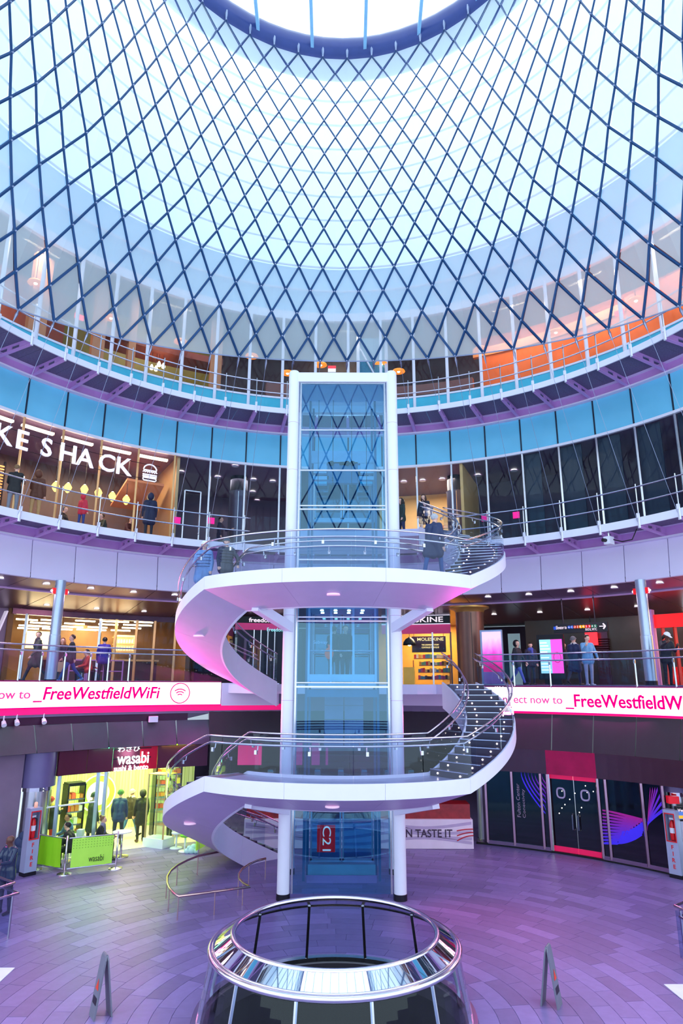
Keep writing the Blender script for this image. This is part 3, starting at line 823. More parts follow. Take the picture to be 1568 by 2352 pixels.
for z0 in (0.3, 5.34, 10.55):
    for x0, x1 in ((-1.05, -.95), (.98, 1.08)):
        b = MB(); b.box((x0 + x1) / 2, 7.3, z0 + 1.1, .12, .12, 2.3); b.build('door_post', M_STLT, lift)
    b = MB(); b.box(SCX, 7.3, z0 + 2.28, 2.1, .12, .14); b.build('door_head', M_STLT, lift)
    b = MB(); b.box(SCX, 7.28, z0 - .02, 2.1, .16, .1); b.build('door_sill', M_STLT, lift)
    for s_ in (-1, 1):
        b = MB(); b.box(SCX + s_ * .47, 7.34, z0 + 1.1, .9, .02, 2.18); dl = b.build('door_leaf', M_GLASSB, lift)
        b = MB()
        for zz in (.06, 2.14): b.box(SCX + s_ * .47, 7.33, z0 + zz, .92, .05, .08)
        for xx in (.04, .9): b.box(SCX + s_ * xx, 7.33, z0 + 1.1, .05, .05, 2.1)
        b.build('leaf_frame', M_STLT, dl)
# pit panel, apron under the bridge
b = MB(); b.box(SCX, 6.6, .28, 1.9, .06, .26); b.build('pit_apron', mat('pit_blue', (110, 170, 190), 0.4), lift)
b = MB(); b.box(SCX, 6.4, .08, 1.95, .06, .2); b.build('pit_kerb', mat('pit_mauve', (190, 130, 190), 0.4), lift)
for i in range(2):
    for j in range(4):
        b = MB(); b.box(-.22 + i * .62, 7.5, 4.9 - j * .42, .58, .04, .40); b.build('apron_panel', mat('apron_lavender', (178, 158, 196), 0.4), lift)
# hoist gear at the top
hg = thing('hoist_gear', 'pale blue lift machinery frame seen through the upper glass', 'machinery', (SCX, 6.4, 11.5))
for (x, z, sx, sz, m) in ((0, 12.42, 2.0, .42, M_STLT), (-.72, 12.05, .42, .34, M_STLT), (.78, 12.05, .42, .34, M_STLT), (0, 11.9, .98, .7, M_STBL), (-.7, 11.72, .5, .12, M_STLT), (.76, 11.72, .5, .12, M_STLT), (-.7, 11.56, .4, .08, M_TEAL), (.76, 11.56, .4, .08, M_TEAL), (.02, 12.2, .25, .12, M_WHITE)):
    b = MB(); b.box(SCX + x, 6.4, z, sx, .2, sz); b.build('frame_plate', m, hg)
for x in (-.35, .15, .32):
    b = MB(); b.cyl((SCX + x, 6.25, 12.2), (SCX + x, 6.35, 12.2), .08, .08, 14); b.build('sheave', M_DARKM, hg)
flat_text('number', '2', M_BLACK, (-.32, 6.29, 11.62), (1, 0, 0), (0, 0, 1), None, .1, hg)
# car standing at the balcony level
car = thing('lift_car', 'glass-walled lift car stopped at the balcony level with riders inside', 'lift car', (SCX, 6.1, 5.36))
b = MB(); b.box(SCX, 6.15, 5.30, 1.9, 1.7, .1); b.build('car_floor', M_STLT, car)
b = MB(); b.box(SCX, 6.15, 7.5, 1.9, 1.7, .12); cr = b.build('car_roof', M_STLT, car)
for x in (-.6, -.2, .2, .6):
    for y in (5.7, 6.4):
        b = MB(); b.lathe([(.001, -.012), (.05, -.012), (.05, .01), (.001, .01)], (SCX + x, y, 7.43), 12); b.build('car_light', M_LED, cr)
for x in (-.95, -.32, .32, .95):
    for y in (5.3, 7.0):
        b = MB(); b.box(SCX + x, y, 6.4, .06, .06, 2.1); b.build('car_post', M_STLT, car)
for y in (5.32, 7.02):
    b = MB(); b.tube([(SCX - .9, y, 6.25), (SCX + .9, y, 6.25)], .02, 8); b.build('car_handrail', M_RAIL, car)
    b = MB(); b.box(SCX, y, 5.5, 1.9, .05, .2); b.build('kick_plate', M_STLT, car)
b = MB(); b.box(SCX, 6.15, 5.08, 2.0, 1.6, .2); b.build('undercarriage', M_STBL, car)
for i, x in enumerate((-.66,)):
    flat_text('lettering', 'Subway', M_WHITE, (SCX - .82, 5.30, 6.42), (1, 0, 0), (0, 0, 1), .4, .12, car)
# poster bag behind the lower glass
pb = thing('hanging_poster', 'red poster with white C21 turned on its side behind the lowest lift glass', 'poster', (-.42, 6.9, .6))
b = MB(); b.box(-.42, 6.9, 1.02, .52, .03, .72, 0, 3); b.build('sheet', mat('poster_red', (205, 20, 34), 0.35, emit=0.25), pb)
flat_text('lettering', 'C21', mat('poster_white', (250, 245, 245), 0.4, emit=0.3), (-.52, 6.86, 1.36), (0, 0, -1), (1, 0, 0), .66, .24, pb)

# ================================================================== ROUND FLOOR OPENING
ocu = thing('oculus_balustrade', 'round chrome-topped glass balustrade guarding the floor opening', 'balustrade', (OC[0], OC[1], 0))
b = MB(); b.rev([(2.34, 0.0), (2.34, .09), (2.2, .09), (2.2, 0.0)], 0, 360, 72, OC); b.build('base_ring', M_STEEL, ocu)
b = MB(); b.rev([(2.24, .0), (2.24, -.28), (2.16, -.28), (2.16, .0)], 0, 360, 72, OC); b.build('opening_lining', M_DGREY, ocu)
for i in range(12):
    a = 15 + 30 * i
    b = MB(); b.sheet([(2.27, .08), (2.08, 1.05)], a + .3, a + 29.7, 6, OC); b.build('glass_pane', M_GLASSR, ocu)
    b = MB(); b.bar(pol(2.24, a, .08, OC), pol(2.04, a, 1.07, OC), .07, .05); b.build('mullion', M_STEEL, ocu)
b = MB(); b.rev([(2.06, 1.10), (1.76, 1.29), (1.74, 1.27), (2.04, 1.07)], 0, 360, 144, OC); smooth_rev(b.build('mirror_band', M_CHROME, ocu), 30)
b = MB(); b.tube([pol(1.73, 5 * i, 1.28, OC) for i in range(72)], .045, 10, True); b.build('top_rail', M_RAIL, ocu, True)
b = MB(); b.tube([pol(1.80, 5 * i, 1.22, OC) for i in range(72)], .014, 6, True); b.build('inner_bead', M_RAIL, ocu, True)
b = MB(); b.tube([pol(2.09, 5 * i, 1.07, OC) for i in range(72)], .05, 10, True); b.build('outer_rail', M_RAIL, ocu, True)
b = MB(); b.tube([pol(2.05, 5 * i, 1.12, OC) for i in range(72)], .016, 6, True); b.build('outer_bead', M_RAIL, ocu, True)
# pit seen through the opening
b = MB(); b.rev([(2.3, -.28), (2.3, -4.2), (2.5, -4.2), (2.5, -.28)], 0, 360, 48, OC); pit = st(b.build('wall_pit', M_BLACK))
b = MB(); b.lathe([(.001, -4.3), (2.5, -4.3), (2.5, -4.2), (.001, -4.2)], (OC[0], OC[1], 0), 48); b.build('pit_floor', mat('pit_dark', (40, 36, 48), 0.3), pit)
for i in range(14):
    a = i * 25.7; p = pol(.6 + 1.3 * ((i * 37) % 10) / 10, a, -4.18, OC)
    b = MB(); b.sph(p, .03, .03, .02, 8, 4); b.build('pit_light', M_LED, pit)

# ================================================================== LEVEL FOUR PROPS
M_SHADE = mat('amber_shade', (240, 150, 60), 0.4, emit=0.7, emit_rgb=(255, 140, 40))
M_BULB = emis('bulb', (255, 232, 190), 12.0)
pend = [(82, 650), (255, 730), (415, 785), (578, 818), (660, 857), (736, 838), (875, 836), (915, 853), (1103, 802), (1276, 763), (1460, 690)]
where = ['far left behind the net, above the left rust-red room', 'above the red exit sign at left', 'above the olive room', 'second left of the lift, half behind the net rim', 'just left of the lift top', 'above the lift head beam, left of centre', 'above the lift head beam, right of centre', 'just right of the lift top', 'above the first orange panel', 'midway along the orange wall', 'far right behind the net, above the orange wall']
for (px, py), wh in zip(pend, where):
    p = at_r(px, py, 14.15)
    o = thing('pendant_lamp', 'amber disc pendant lamp ' + wh, 'lamp', p, 'pendant lamps on the top floor')
    b = MB(); b.lathe([(.30, -.02), (.27, .04), (.16, .09), (.05, .12), (.03, .14)], p, 20); b.build('shade', M_SHADE, o, True)
    b = MB(); b.sph((p.x, p.y, p.z + .0), .07); b.build('bulb', M_BULB, o, True)
    b = MB(); b.cyl((p.x, p.y, p.z + .12), (p.x, p.y, 21.5), .012, .012, 6); b.build('cord', M_DARKM, o)
for px, py, lab in ((182, 728, 'left end of the top floor behind the net'), (1422, 718, 'right end of the top floor behind the net')):
    p = at_r(px, py, 14.0); t = ang(p)
    o = thing('exit_sign', 'small red lit exit sign at the ' + lab, 'sign', p)
    b = MB(); b.box(*p, .06, .36, .22, t); b.build('box', mat('exit_red', (235, 40, 50), 0.4, emit=1.2), o)
    b = MB(); b.bar(p, (p.x, p.y, 21.5), .02); b.build('stem', M_DARKM, o)
p = at_r(762, 848, 13.9)
o = thing('exit_sign', 'small red and white exit sign above the lift head beam', 'sign', p)
b = MB(); b.box(p.x, p.y, p.z + .1, .36, .06, .12); b.build('box', MATS['exit_red'], o)
b = MB(); b.box(p.x, p.y, p.z - .06, .36, .05, .16); b.build('white_plate', mat('sign_white', (240, 236, 244), 0.4, emit=0.4), o)
b = MB(); b.bar((p.x, p.y, p.z + .1), (p.x, p.y, 21.5), .02); b.build('stem', M_DARKM, o)
# white framed doorway with mesh at the centre of the top floor
o = struct('door_1')
for x in (.75, 2.05):
    b = MB(); b.box(x, 14.0, 18.6, .14, .14, 4.8); b.build('door_post', M_WHITE, o)
b = MB(); b.box(1.4, 14.1, 18.6, 1.2, .05, 4.8); b.build('door_leaf', mat('teal_mesh', (60, 130, 160), 0.4, var=0.2, scale=30), o)
b = MB(); b.bar((.85, 14.0, 20.4), (1.95, 14.0, 18.2), .12, .06); b.build('brace', M_WHITE, o)
for t, e in ((28, 150), (44, 150), (58, 120), (90, 60), (122, 90), (146, 110)):
    lamp('AREA', pol(14.0, t, 21.3), e, (1.0, .78, .5), 1.4, (R_(25), 0, R_(t - 90)), name='upper_room_light')
# bare bulbs of the olive room
for px, py in ((297, 833), (348, 845), (365, 838), (375, 842), (358, 848)):
    p = at_r(px, py, 14.6)
    o = thing('hanging_bulb', 'bare glowing bulb hanging in the olive room', 'lamp', p, 'bare bulbs in the olive room')
    b = MB(); b.lathe([(.02, .16), (.06, .08), (.085, 0), (.06, -.07), (.01, -.09)], p, 12); b.build('bulb', M_BULB, o, True)
    b = MB(); b.cyl((p.x, p.y, p.z + .14), (p.x, p.y, 21.5), .01, .01, 5); b.build('cord', M_DARKM, o)

# ================================================================== LEVEL THREE: BURGER RESTAURANT AND LOBBY
M_SIGNW = mat('sign_letter_white', (236, 232, 250), 0.35, emit=0.35)
sg = thing('letter_sign', 'big white restaurant letters and burger emblem mounted before the left windows', 'sign', pol(13.2, 137, 13.0))
letters = [('A', 151.4), ('K', 148.6), ('E', 145.8), ('S', 142.0), ('H', 138.5), ('A', 135.7), ('C', 132.1), ('K', 129.1)]
for ch, t in letters:
    v, f = text_mesh(ch, 1.0, 0.012, 0.03)
    v = fit_text(v, None, .68); wd = max(p[0] for p in v)
    r = Vector((math.sin(R_(t)), -math.cos(R_(t)), 0)); c0 = pol(13.2, t, 13.05)
    n = Vector((-math.cos(R_(t)), -math.sin(R_(t)), 0))
    b = MB(); b.add([c0 + r * (p[0] - wd / 2) + Vector((0, 0, p[1])) + n * p[2] for p in v], f); b.build('letter', M_SIGNW, sg)
for z in (13.68, 13.08):
    b = MB(); b.tube([pol(13.26, 160 - i * 1.0, z) for i in range(38)], .012, 5); b.build('mounting_bar', M_DARKM, sg)
t = 124.7; r = Vector((math.sin(R_(t)), -math.cos(R_(t)), 0)); c0 = pol(13.2, t, 13.33)
def burg(pts, closed=False):
    b = MB(); b.tube([c0 + r * x + Vector((0, 0, z)) for x, z in pts], .028, 6, closed); b.build('emblem_stroke', M_SIGNW, sg)
burg([(-.26 * math.cos(PI * i / 12) if False else .26 * math.cos(PI * i / 12), .1 + .24 * math.sin(PI * i / 12)) for i in range(13)], True)
burg([(-.28 + .56 * i / 12, .03 + (.035 if i % 2 else -.02)) for i in range(13)])
burg([(-.28, -.08), (.28, -.08)]); burg([(-.28, -.15), (.28, -.15)])
burg([(-.26, -.21), (.26, -.21), (.26, -.28), (.22, -.32), (-.22, -.32), (-.26, -.28)], True)
# light strips over each restaurant pane
for i in range(len(A4) - 1):
    a, c = A4[i], A4[i + 1]
    if a < 122: continue
    b = MB(); b.rev([(13.7, 14.2), (13.7, 14.12), (13.85, 14.12), (13.85, 14.2)], a - .5, c + .9, 4)
    tag(b.build('strip_light', emis('strip_glow_%d' % i, (255, 214, 180), 4.0)), 'long warm strip light at the head of a restaurant window', 'light', 'restaurant window strip lights')
M_GLOBE = emis('globe_glow', (255, 200, 90), 2.6)
for px, py in ((128, 1115), (156, 1118), (194, 1122), (226, 1130), (258, 1138), (290, 1146)):
    p = at_r(px, py, 14.8)
    o = thing('globe_lamp', 'yellow glowing cluster lamp low in the restaurant window', 'lamp', p, 'yellow cluster lamps in the restaurant')
    b = MB(); b.sph((p.x, p.y, p.z + .12), .05); b.build('bulb', M_BULB, o, True)
    b = MB(); b.lathe([(.04, -.24), (.1, -.16), (.15, -.02), (.1, .08), (.05, .14)], p, 14); b.build('shade', M_GLOBE, o, True)
    b = MB(); b.cyl((p.x, p.y, p.z + .15), (p.x, p.y, 14.3), .012, .012, 6); b.build('cord', M_DARKM, o)
lamp('AREA', pol(15.4, 140, 14.2), 190, (1.0, .72, .45), 2.5, (0, 0, 0))
lamp('AREA', pol(15.4, 128, 14.2), 160, (1.0, .72, .45), 2.0, (0, 0, 0))
# tables of the restaurant, wooden slat screen, ceiling fin
for px in (120, 215, 270):
    p = at_r(px, 1200, 15.45); t = ang(p)
    o = thing('restaurant_table', 'small wooden table with a pedestal by the restaurant window, %s' % {120: 'under the H', 215: 'under the C', 270: 'under the last K'}[px], 'table', (p.x, p.y, 10.55))
    b = MB(); b.box(p.x, p.y, 11.28, .7, .7, .04, t); b.build('table_top', M_TAN, o)
    b = MB(); b.cyl((p.x, p.y, 10.58), (p.x, p.y, 11.26), .035, .035, 10); b.build('pedestal', M_DARKM, o)
    b = MB(); b.lathe([(.001, .03), (.22, .03), (.24, 0), (.001, 0)], (p.x, p.y, 10.55), 16); b.build('foot', M_DARKM, o)
scn = thing('slat_screen', 'glowing wooden slat screen deep in the restaurant under the letter E', 'screen', pol(17.2, 144, 10.55))
for i in range(12):
    b = MB(); b.rev([(17.2, 12.3 + i * .12), (17.2, 12.24 + i * .12), (17.26, 12.24 + i * .12), (17.26, 12.3 + i * .12)], 140.5, 148.5, 8)
    b.build('slat', mat('warm_wood', (206, 136, 70), 0.4), scn)
for a in (140.5, 148.5):
    b = MB(); b.bar(pol(17.24, a, 10.55), pol(17.24, a, 13.8), .08); b.build('post', M_DARKM, scn)
b = MB(); b.rev([(14.6, 13.3), (16.5, 12.6), (16.5, 12.7), (14.6, 13.4)], 120.5, 126.5, 6); tag(b.build('ceiling_fin', M_TAN), 'slanted cream ceiling panel inside the restaurant below the burger emblem', 'panel')
# round columns behind the glass
for px, wd, lab in ((545, .42, 'dark round column in the lobby left of the lift'), (1050, .42, 'dark round column in the lobby right of the lift')):
    p = at_r(px, 1200, 15.4)
    o = thing('round_column', lab, 'column', (p.x, p.y, 10.55))
    b = MB(); b.lathe([(wd, 0), (wd, 3.05), (wd * 1.08, 3.1)], (p.x, p.y, 10.55), 28); smooth_rev(b.build('shaft', mat('column_grey', (92, 88, 112), 0.35, 0.3), o))
    b = MB(); b.lathe([(wd * .9, 3.1), (wd * .9, 3.82)], (p.x, p.y, 10.55), 28); b.build('neck', M_DARKM, o)
    d = Vector((-p.x, -p.y - 14, 0)).normalized()
    b = MB(); b.bar((p.x + d.x * wd, p.y + d.y * wd, 10.6), (p.x + d.x * wd, p.y + d.y * wd, 13.6), .03); b.build('light_seam', M_STEEL, o)
for px, py in ((416, 1084), (500, 1096), (453, 1143), (582, 1102), (626, 1106), (580, 1130), (590, 1150), (927, 1107), (970, 1104), (1015, 1101), (1097, 1092), (1180, 1081), (1147, 1142), (540, 1070)):
    v = ray(px, py); zc = 14.33; p = EYE + v * ((zc - HC) / v.z)
    if math.hypot(p.x, p.y) > 20: p = at_r(px, py, 17.0)
    downlight((p.x, p.y, min(p.z, 14.35)), .12, 'round white downlight in the lobby ceiling behind the middle storefront', 'middle lobby downlights')
lamp('AREA', pol(15.5, 75, 14.2), 160, (1.0, .85, .65), 2.0, (0, 0, 0))
lamp('AREA', pol(15.8, 107, 14.2), 60, (.95, .85, .95), 2.0, (0, 0, 0))
# cream door in the lobby
o = struct('door_2')
b = MB(); b.rev([(17.9, 12.6), (17.9, 10.55), (17.98, 10.55), (17.98, 12.6)], 70.5, 75.5, 4); b.build('door_leaf', M_CREAM, o)
b = MB(); b.rev([(17.86, 12.75), (17.86, 12.6), (17.98, 12.6), (17.98, 12.75)], 70, 76, 4); b.build('door_head', M_TAN, o)
# door rail frame in the storefront left of the lift
o = struct('door_3')
for t in (118.2, 115.4):
    b = MB(); b.bar(pol(13.38, t, 10.6), pol(13.38, t, 12.9), .06, .05); b.build('stile', M_STEEL, o)
b = MB(); b.bar(pol(13.38, 118.2, 12.9), pol(13.38, 115.4, 12.9), .06, .05); b.build('head_rail', M_STEEL, o)
b = MB(); b.tube([pol(13.3, 115.7, 12.0), pol(13.2, 115.7, 11.95), pol(13.2, 115.7, 11.2), pol(13.3, 115.7, 11.15)], .018, 6); b.build('pull_handle', M_STEEL, o)
for px, py, lab in ((407, 1195, 'first'), (485, 1196, 'second'), (1113, 1190, 'first right'), (1185, 1183, 'second right')):
    p = at_r(px, py, 13.36); t = ang(p)
    b = MB(); b.box(*p, .03, .26, .26, t)
    tag(b.build('window_sticker', M_MAGP), {'first': 'pink square sticker on the glass nearest the burger restaurant', 'second': 'pink square sticker on the glass between restaurant and lift', 'first right': 'pink square sticker on the glass just right of the upper stair', 'second right': 'pink square sticker on the glass beside the first navy blind'}[lab], 'sticker')
# small camera under the right walkway
p = at_r(1398, 1242, 12.0)
o = thing('security_camera', 'small white camera with a black cable hanging under the right walkway', 'camera', p)
b = MB(); b.box(p.x, p.y, p.z, .3, .22, .26, 40); b.build('housing', M_WHITE, o)
b = MB(); b.cyl((p.x - .1, p.y - .05, p.z), (p.x - .26, p.y - .12, p.z), .06, .06, 10); b.build('lens', M_BLACK, o)
b = MB(); b.bar(p, (p.x, p.y, 10.4), .05); b.build('bracket', M_STEEL, o)
b = MB(); b.tube([(p.x + .1, p.y, p.z + .05), (p.x + .4, p.y - .1, p.z - .05), (p.x + .7, p.y - .2, p.z + .0), (p.x + .85, p.y - .3, p.z + .35)], .02, 6); b.build('cable', M_BLACK, o)

# ================================================================== LEVEL TWO: BALCONY SHOPS
Z2 = 5.32
wall('wall_balcony_left', 18.4, Z2, 8.3, 136, 170, M_STONE)
M_COFFEE = mat('coffee_wall', (120, 84, 44), 0.5, var=0.25, scale=1.2)
wall('wall_cafe_back', 21.5, Z2, 8.3, 110, 140, M_COFFEE)
wall('wall_balcony_bronze', 19.0, Z2, 8.3, 43.5, 63.5, mat('bronze_wall', (92, 80, 70), 0.28, 0.7, var=0.2, scale=0.8))
wall('wall_balcony_back', 23.5, Z2, 8.3, 62, 112, M_DPURP)
wall('wall_balcony_right', 20.5, Z2, 8.3, 10, 44, mat('peach_wall', (250, 190, 110), 0.5))
for t in (136, 112.4):
    b = MB(); b.bar(pol(18.3, t, 6.8), pol(21.6, t, 6.8), .2, 3.0); st(b.build('wall_cafe_side', M_COFFEE))
# streak of light on the stone wall, painted as a glowing bar
b = MB(); b.bar(pol(18.25, 138.3, 6.3), pol(18.25, 136.7, 8.1), .28, .06); tag(b.build('wall_light_streak', mat('pale_streak', (226, 214, 232), 0.3, emit=0.3)), 'slanting painted light streak on the stone wall left of the cafe', 'panel')
# cafe front
cf = struct('window_3')
b = MB(); b.rev([(18.2, 8.3), (18.2, 8.02), (18.4, 8.02), (18.4, 8.3)], 112.5, 136, 24); b.build('head', M_BROWNH, cf)
b = MB(); b.rev([(18.15, 8.36), (18.15, 8.28), (18.3, 8.28), (18.3, 8.36)], 111, 137, 24); b.build('dark_slot', M_BLACK, cf)
b = MB(); b.rev([(18.2, 5.45), (18.2, Z2), (18.3, Z2), (18.3, 5.45)], 112.5, 136, 24); b.build('sill', M_STEEL, cf)
cm = [ang(at_r(x, 1500, 18.2)) for x in (52, 130, 225, 262, 310, 352, 400)]
for i, t in enumerate(cm):
    b = MB(); b.bar(pol(18.2, t, Z2), pol(18.2, t, 8.05), .08, .1); b.build('mullion', M_GOLD if i > 2 else M_STEEL, cf)
for i in range(len(cm) - 1):
    b = MB(); b.sheet([(18.24, 5.45), (18.24, 8.02)], cm[i] - .1, cm[i + 1] + .1, 3); b.build('pane', M_GLASS, cf)
lights = []
rg = random.Random(5)
for i in range(24):
    x = 62 + (i * 53) % 290; y = (1417, 1424, 1431, 1437)[i % 4] + x * .022
    p = at_r(x, y + 5, 18.9 + .25 * (i % 3)); t = ang(p)
    b = MB(); tdir = Vector((math.sin(R_(t)), -math.cos(R_(t)), 0)); b.bar(p - tdir * .42, p + tdir * .42, .09, .06)
    tag(b.build('tube_light', M_WARM), 'warm hanging tube light near the cafe ceiling', 'light', 'cafe ceiling tube lights')
lamp('AREA', pol(19.6, 124, 8.0), 300, (1.0, .72, .36), 3.0, (0, 0, 0))
# menu board, shelves with cups, counter
o = thing('menu_board', 'glowing cream menu board at the left end of the cafe', 'board', at_r(85, 1490, 20.5))
b = MB(); p0 = at_r(57, 1448, 20.5); p1 = at_r(110, 1490, 20.5); b.rev([(20.5, p0.z), (20.5, p1.z), (20.6, p1.z), (20.6, p0.z)], ang(p0), ang(p1), 4); b.build('board', mat('menu_glow', (255, 226, 160), 0.4, emit=1.1), o)
sh = thing('cup_shelf', 'lit wooden cup shelf on the back wall of the cafe', 'shelf', at_r(285, 1520, 20.2))
for yy in (1462, 1478, 1495):
    a, c = at_r(262, yy, 20.2), at_r(308, yy, 20.2)
    b = MB(); b.rev([(20.2, a.z), (20.2, a.z - .04), (20.6, a.z - .04), (20.6, a.z)], ang(a), ang(c), 4); b.build('shelf_board', M_GOLD, sh)
b = MB(); a, c = at_r(262, 1458, 20.7), at_r(308, 1500, 20.7); b.rev([(20.65, a.z), (20.65, c.z), (20.7, c.z), (20.7, a.z)], ang(a), ang(c), 4); b.build('back_panel', mat('shelf_glow', (255, 220, 140), 0.4, emit=0.6), sh)
for row, yy in enumerate((1478, 1495)):
    for i in range(7):
        p = at_r(266 + i * 6.3, yy, 20.35)
        b = MB(); b.lathe([(.03, 0), (.055, .02), (.06, .2), (.05, .2), (.045, .03), (.001, .03)], (p.x, p.y, p.z), 10)
        tag(b.build('white_cup', mat('cup_white', (250, 240, 220), 0.3), smooth=False), 'white cup on the %s cafe shelf' % ('upper' if row == 0 else 'lower'), 'cup', 'cups on the %s cafe shelf' % ('upper' if row == 0 else 'lower'))
o = thing('cafe_counter', 'long cafe counter with a wooden top behind the glass', 'counter', pol(19.6, 122, Z2))
b = MB(); b.rev([(19.4, 6.3), (19.4, Z2), (20.0, Z2), (20.0, 6.3)], 116, 130, 14); b.build('counter_body', M_DBROWN, o)
b = MB(); b.rev([(19.3, 6.38), (19.3, 6.3), (20.1, 6.3), (20.1, 6.38)], 115.8, 130.2, 14); b.build('counter_top', M_GOLD, o)
# barrier frames in front of the cafe
for i, (xa, xb) in enumerate(((158, 200), (200, 242), (242, 285))):
    a, c = at_r(xa + 2, 1520, 17.3), at_r(xb - 2, 1520, 17.3)
    o = thing('cafe_barrier', 'low purple glass barrier before the cafe, %s of three' % ('leftmost', 'middle', 'rightmost')[i], 'barrier', ((a.x + c.x) / 2, (a.y + c.y) / 2, Z2))
    for p in (a, c):
        b = MB(); b.bar((p.x, p.y, Z2), (p.x, p.y, Z2 + .95), .05); b.build('post', M_MAUVE, o)
    for z in (.93, .1, .5):
        b = MB(); b.bar((a.x, a.y, Z2 + z), (c.x, c.y, Z2 + z), .04); b.build('bar', M_MAUVE, o)
# balcony columns with red strobes
for px, lab in ((122, 'left'), (1488, 'right')):
    p = at_r(px, 1500, 13.3)
    o = thing('steel_column', 'round steel column with red strobe lights on the %s balcony' % lab, 'column', (p.x, p.y, Z2))
    b = MB(); b.lathe([(.19, .0), (.19, 1.6), (.175, 1.61), (.175, 3.48)], (p.x, p.y, Z2), 24); smooth_rev(b.build('shaft', M_STLT, o))
    b = MB(); b.lathe([(.2, 0), (.2, .14)], (p.x, p.y, Z2), 24); b.build('base', M_DARKM, o)
    rt = Vector((math.sin(math.atan2(p.y, p.x)), -math.cos(math.atan2(p.y, p.x)), 0))
    for s_ in (-1, 1):
        q = p + rt * s_ * .2; b = MB(); b.box(q.x, q.y, 8.42, .12, .12, .2, ang(p)); sb = b.build('strobe', mat('strobe_red', (225, 20, 30), 0.3, emit=0.4), o)
        q = p + rt * s_ * .28; b = MB(); b.sph((q.x, q.y, 8.42), .05); b.build('strobe_lens', mat('strobe_lens', (250, 240, 240), 0.2, emit=0.5), sb)
# bronze column with flared head beside the stationery shop
p = Vector((5.25, 13.4, 0))
o = thing('bronze_column', 'thick bronze column with a flared round head beside the stationery shop', 'column', (p.x, p.y, Z2))
b = MB(); b.lathe([(.56, 0), (.56, 2.85)], (p.x, p.y, Z2), 32); smooth_rev(b.build('shaft', mat('bronze_column', (128, 90, 78), 0.35, 0.5), o))
b = MB(); b.lathe([(.56, 2.85), (.62, 2.95), (.8, 3.02), (.8, 3.08)], (p.x, p.y, Z2), 32); smooth_rev(b.build('flared_head', mat('gold_head', (206, 156, 84), 0.35, 0.6), o))
b = MB(); b.bar((p.x - .05, p.y - .565, Z2 + .1), (p.x - .05, p.y - .565, Z2 + 2.8), .02, .02); b.build('seam', M_BLACK, o)
# pink advertising pylon
a = at_r(1102, 1443, 13.3); c = at_r(1152, 1443, 13.3)
o = thing('advert_pylon', 'freestanding advertising pylon with a pink gradient poster on the right balcony', 'pylon', ((a.x + c.x) / 2, (a.y + c.y) / 2, Z2))
cx, cy = (a.x + c.x) / 2, (a.y + c.y) / 2; rz = math.degrees(math.atan2(c.y - a.y, c.x - a.x)); wd = (c - a).length
b = MB(); b.box(cx, cy, Z2 + 1.02, wd, .16, 2.04, rz); b.build('frame', M_STLT, o)
nv = Vector((-cx, -cy - 14, 0)).normalized()
def pinkgrad():
    m = bpy.data.materials.new('pink_poster'); m.use_nodes = True; nt = m.node_tree; bs = nt.nodes['Principled BSDF']
    tc = nt.nodes.new('ShaderNodeTexCoord'); sx = nt.nodes.new('ShaderNodeSeparateXYZ'); nt.links.new(tc.outputs['Generated'], sx.inputs[0])
    nz = nt.nodes.new('ShaderNodeTexNoise'); nz.inputs['Scale'].default_value = 2.5; nt.links.new(tc.outputs['Generated'], nz.inputs['Vector'])
    ad = nt.nodes.new('ShaderNodeMath'); ad.operation = 'MULTIPLY_ADD'; ad.inputs[1].default_value = .35; nt.links.new(nz.outputs['Fac'], ad.inputs[0]); nt.links.new(sx.outputs['Z'], ad.inputs[2])
    rp = nt.nodes.new('ShaderNodeValToRGB'); rp.color_ramp.elements[0].color = lin(230, 10, 120); rp.color_ramp.elements[0].position = .3
    rp.color_ramp.elements[1].color = lin(226, 190, 240); rp.color_ramp.elements[1].position = 1.0
    e = rp.color_ramp.elements.new(.62); e.color = lin(250, 70, 190)
    nt.links.new(ad.outputs[0], rp.inputs[0]); nt.links.new(rp.outputs[0], bs.inputs['Base Color']); nt.links.new(rp.outputs[0], bs.inputs['Emission Color'])
    bs.inputs['Emission Strength'].default_value = .55
    return m
b = MB(); b.box(cx + nv.x * .1, cy + nv.y * .1, Z2 + 1.22, wd * .86, .03, 1.5, rz); b.build('poster', pinkgrad(), o)
b = MB(); b.box(cx + nv.x * .1, cy + nv.y * .1, Z2 + .24, wd * .86, .03, .42, rz); b.build('kick_panel', M_MAUVE, o)
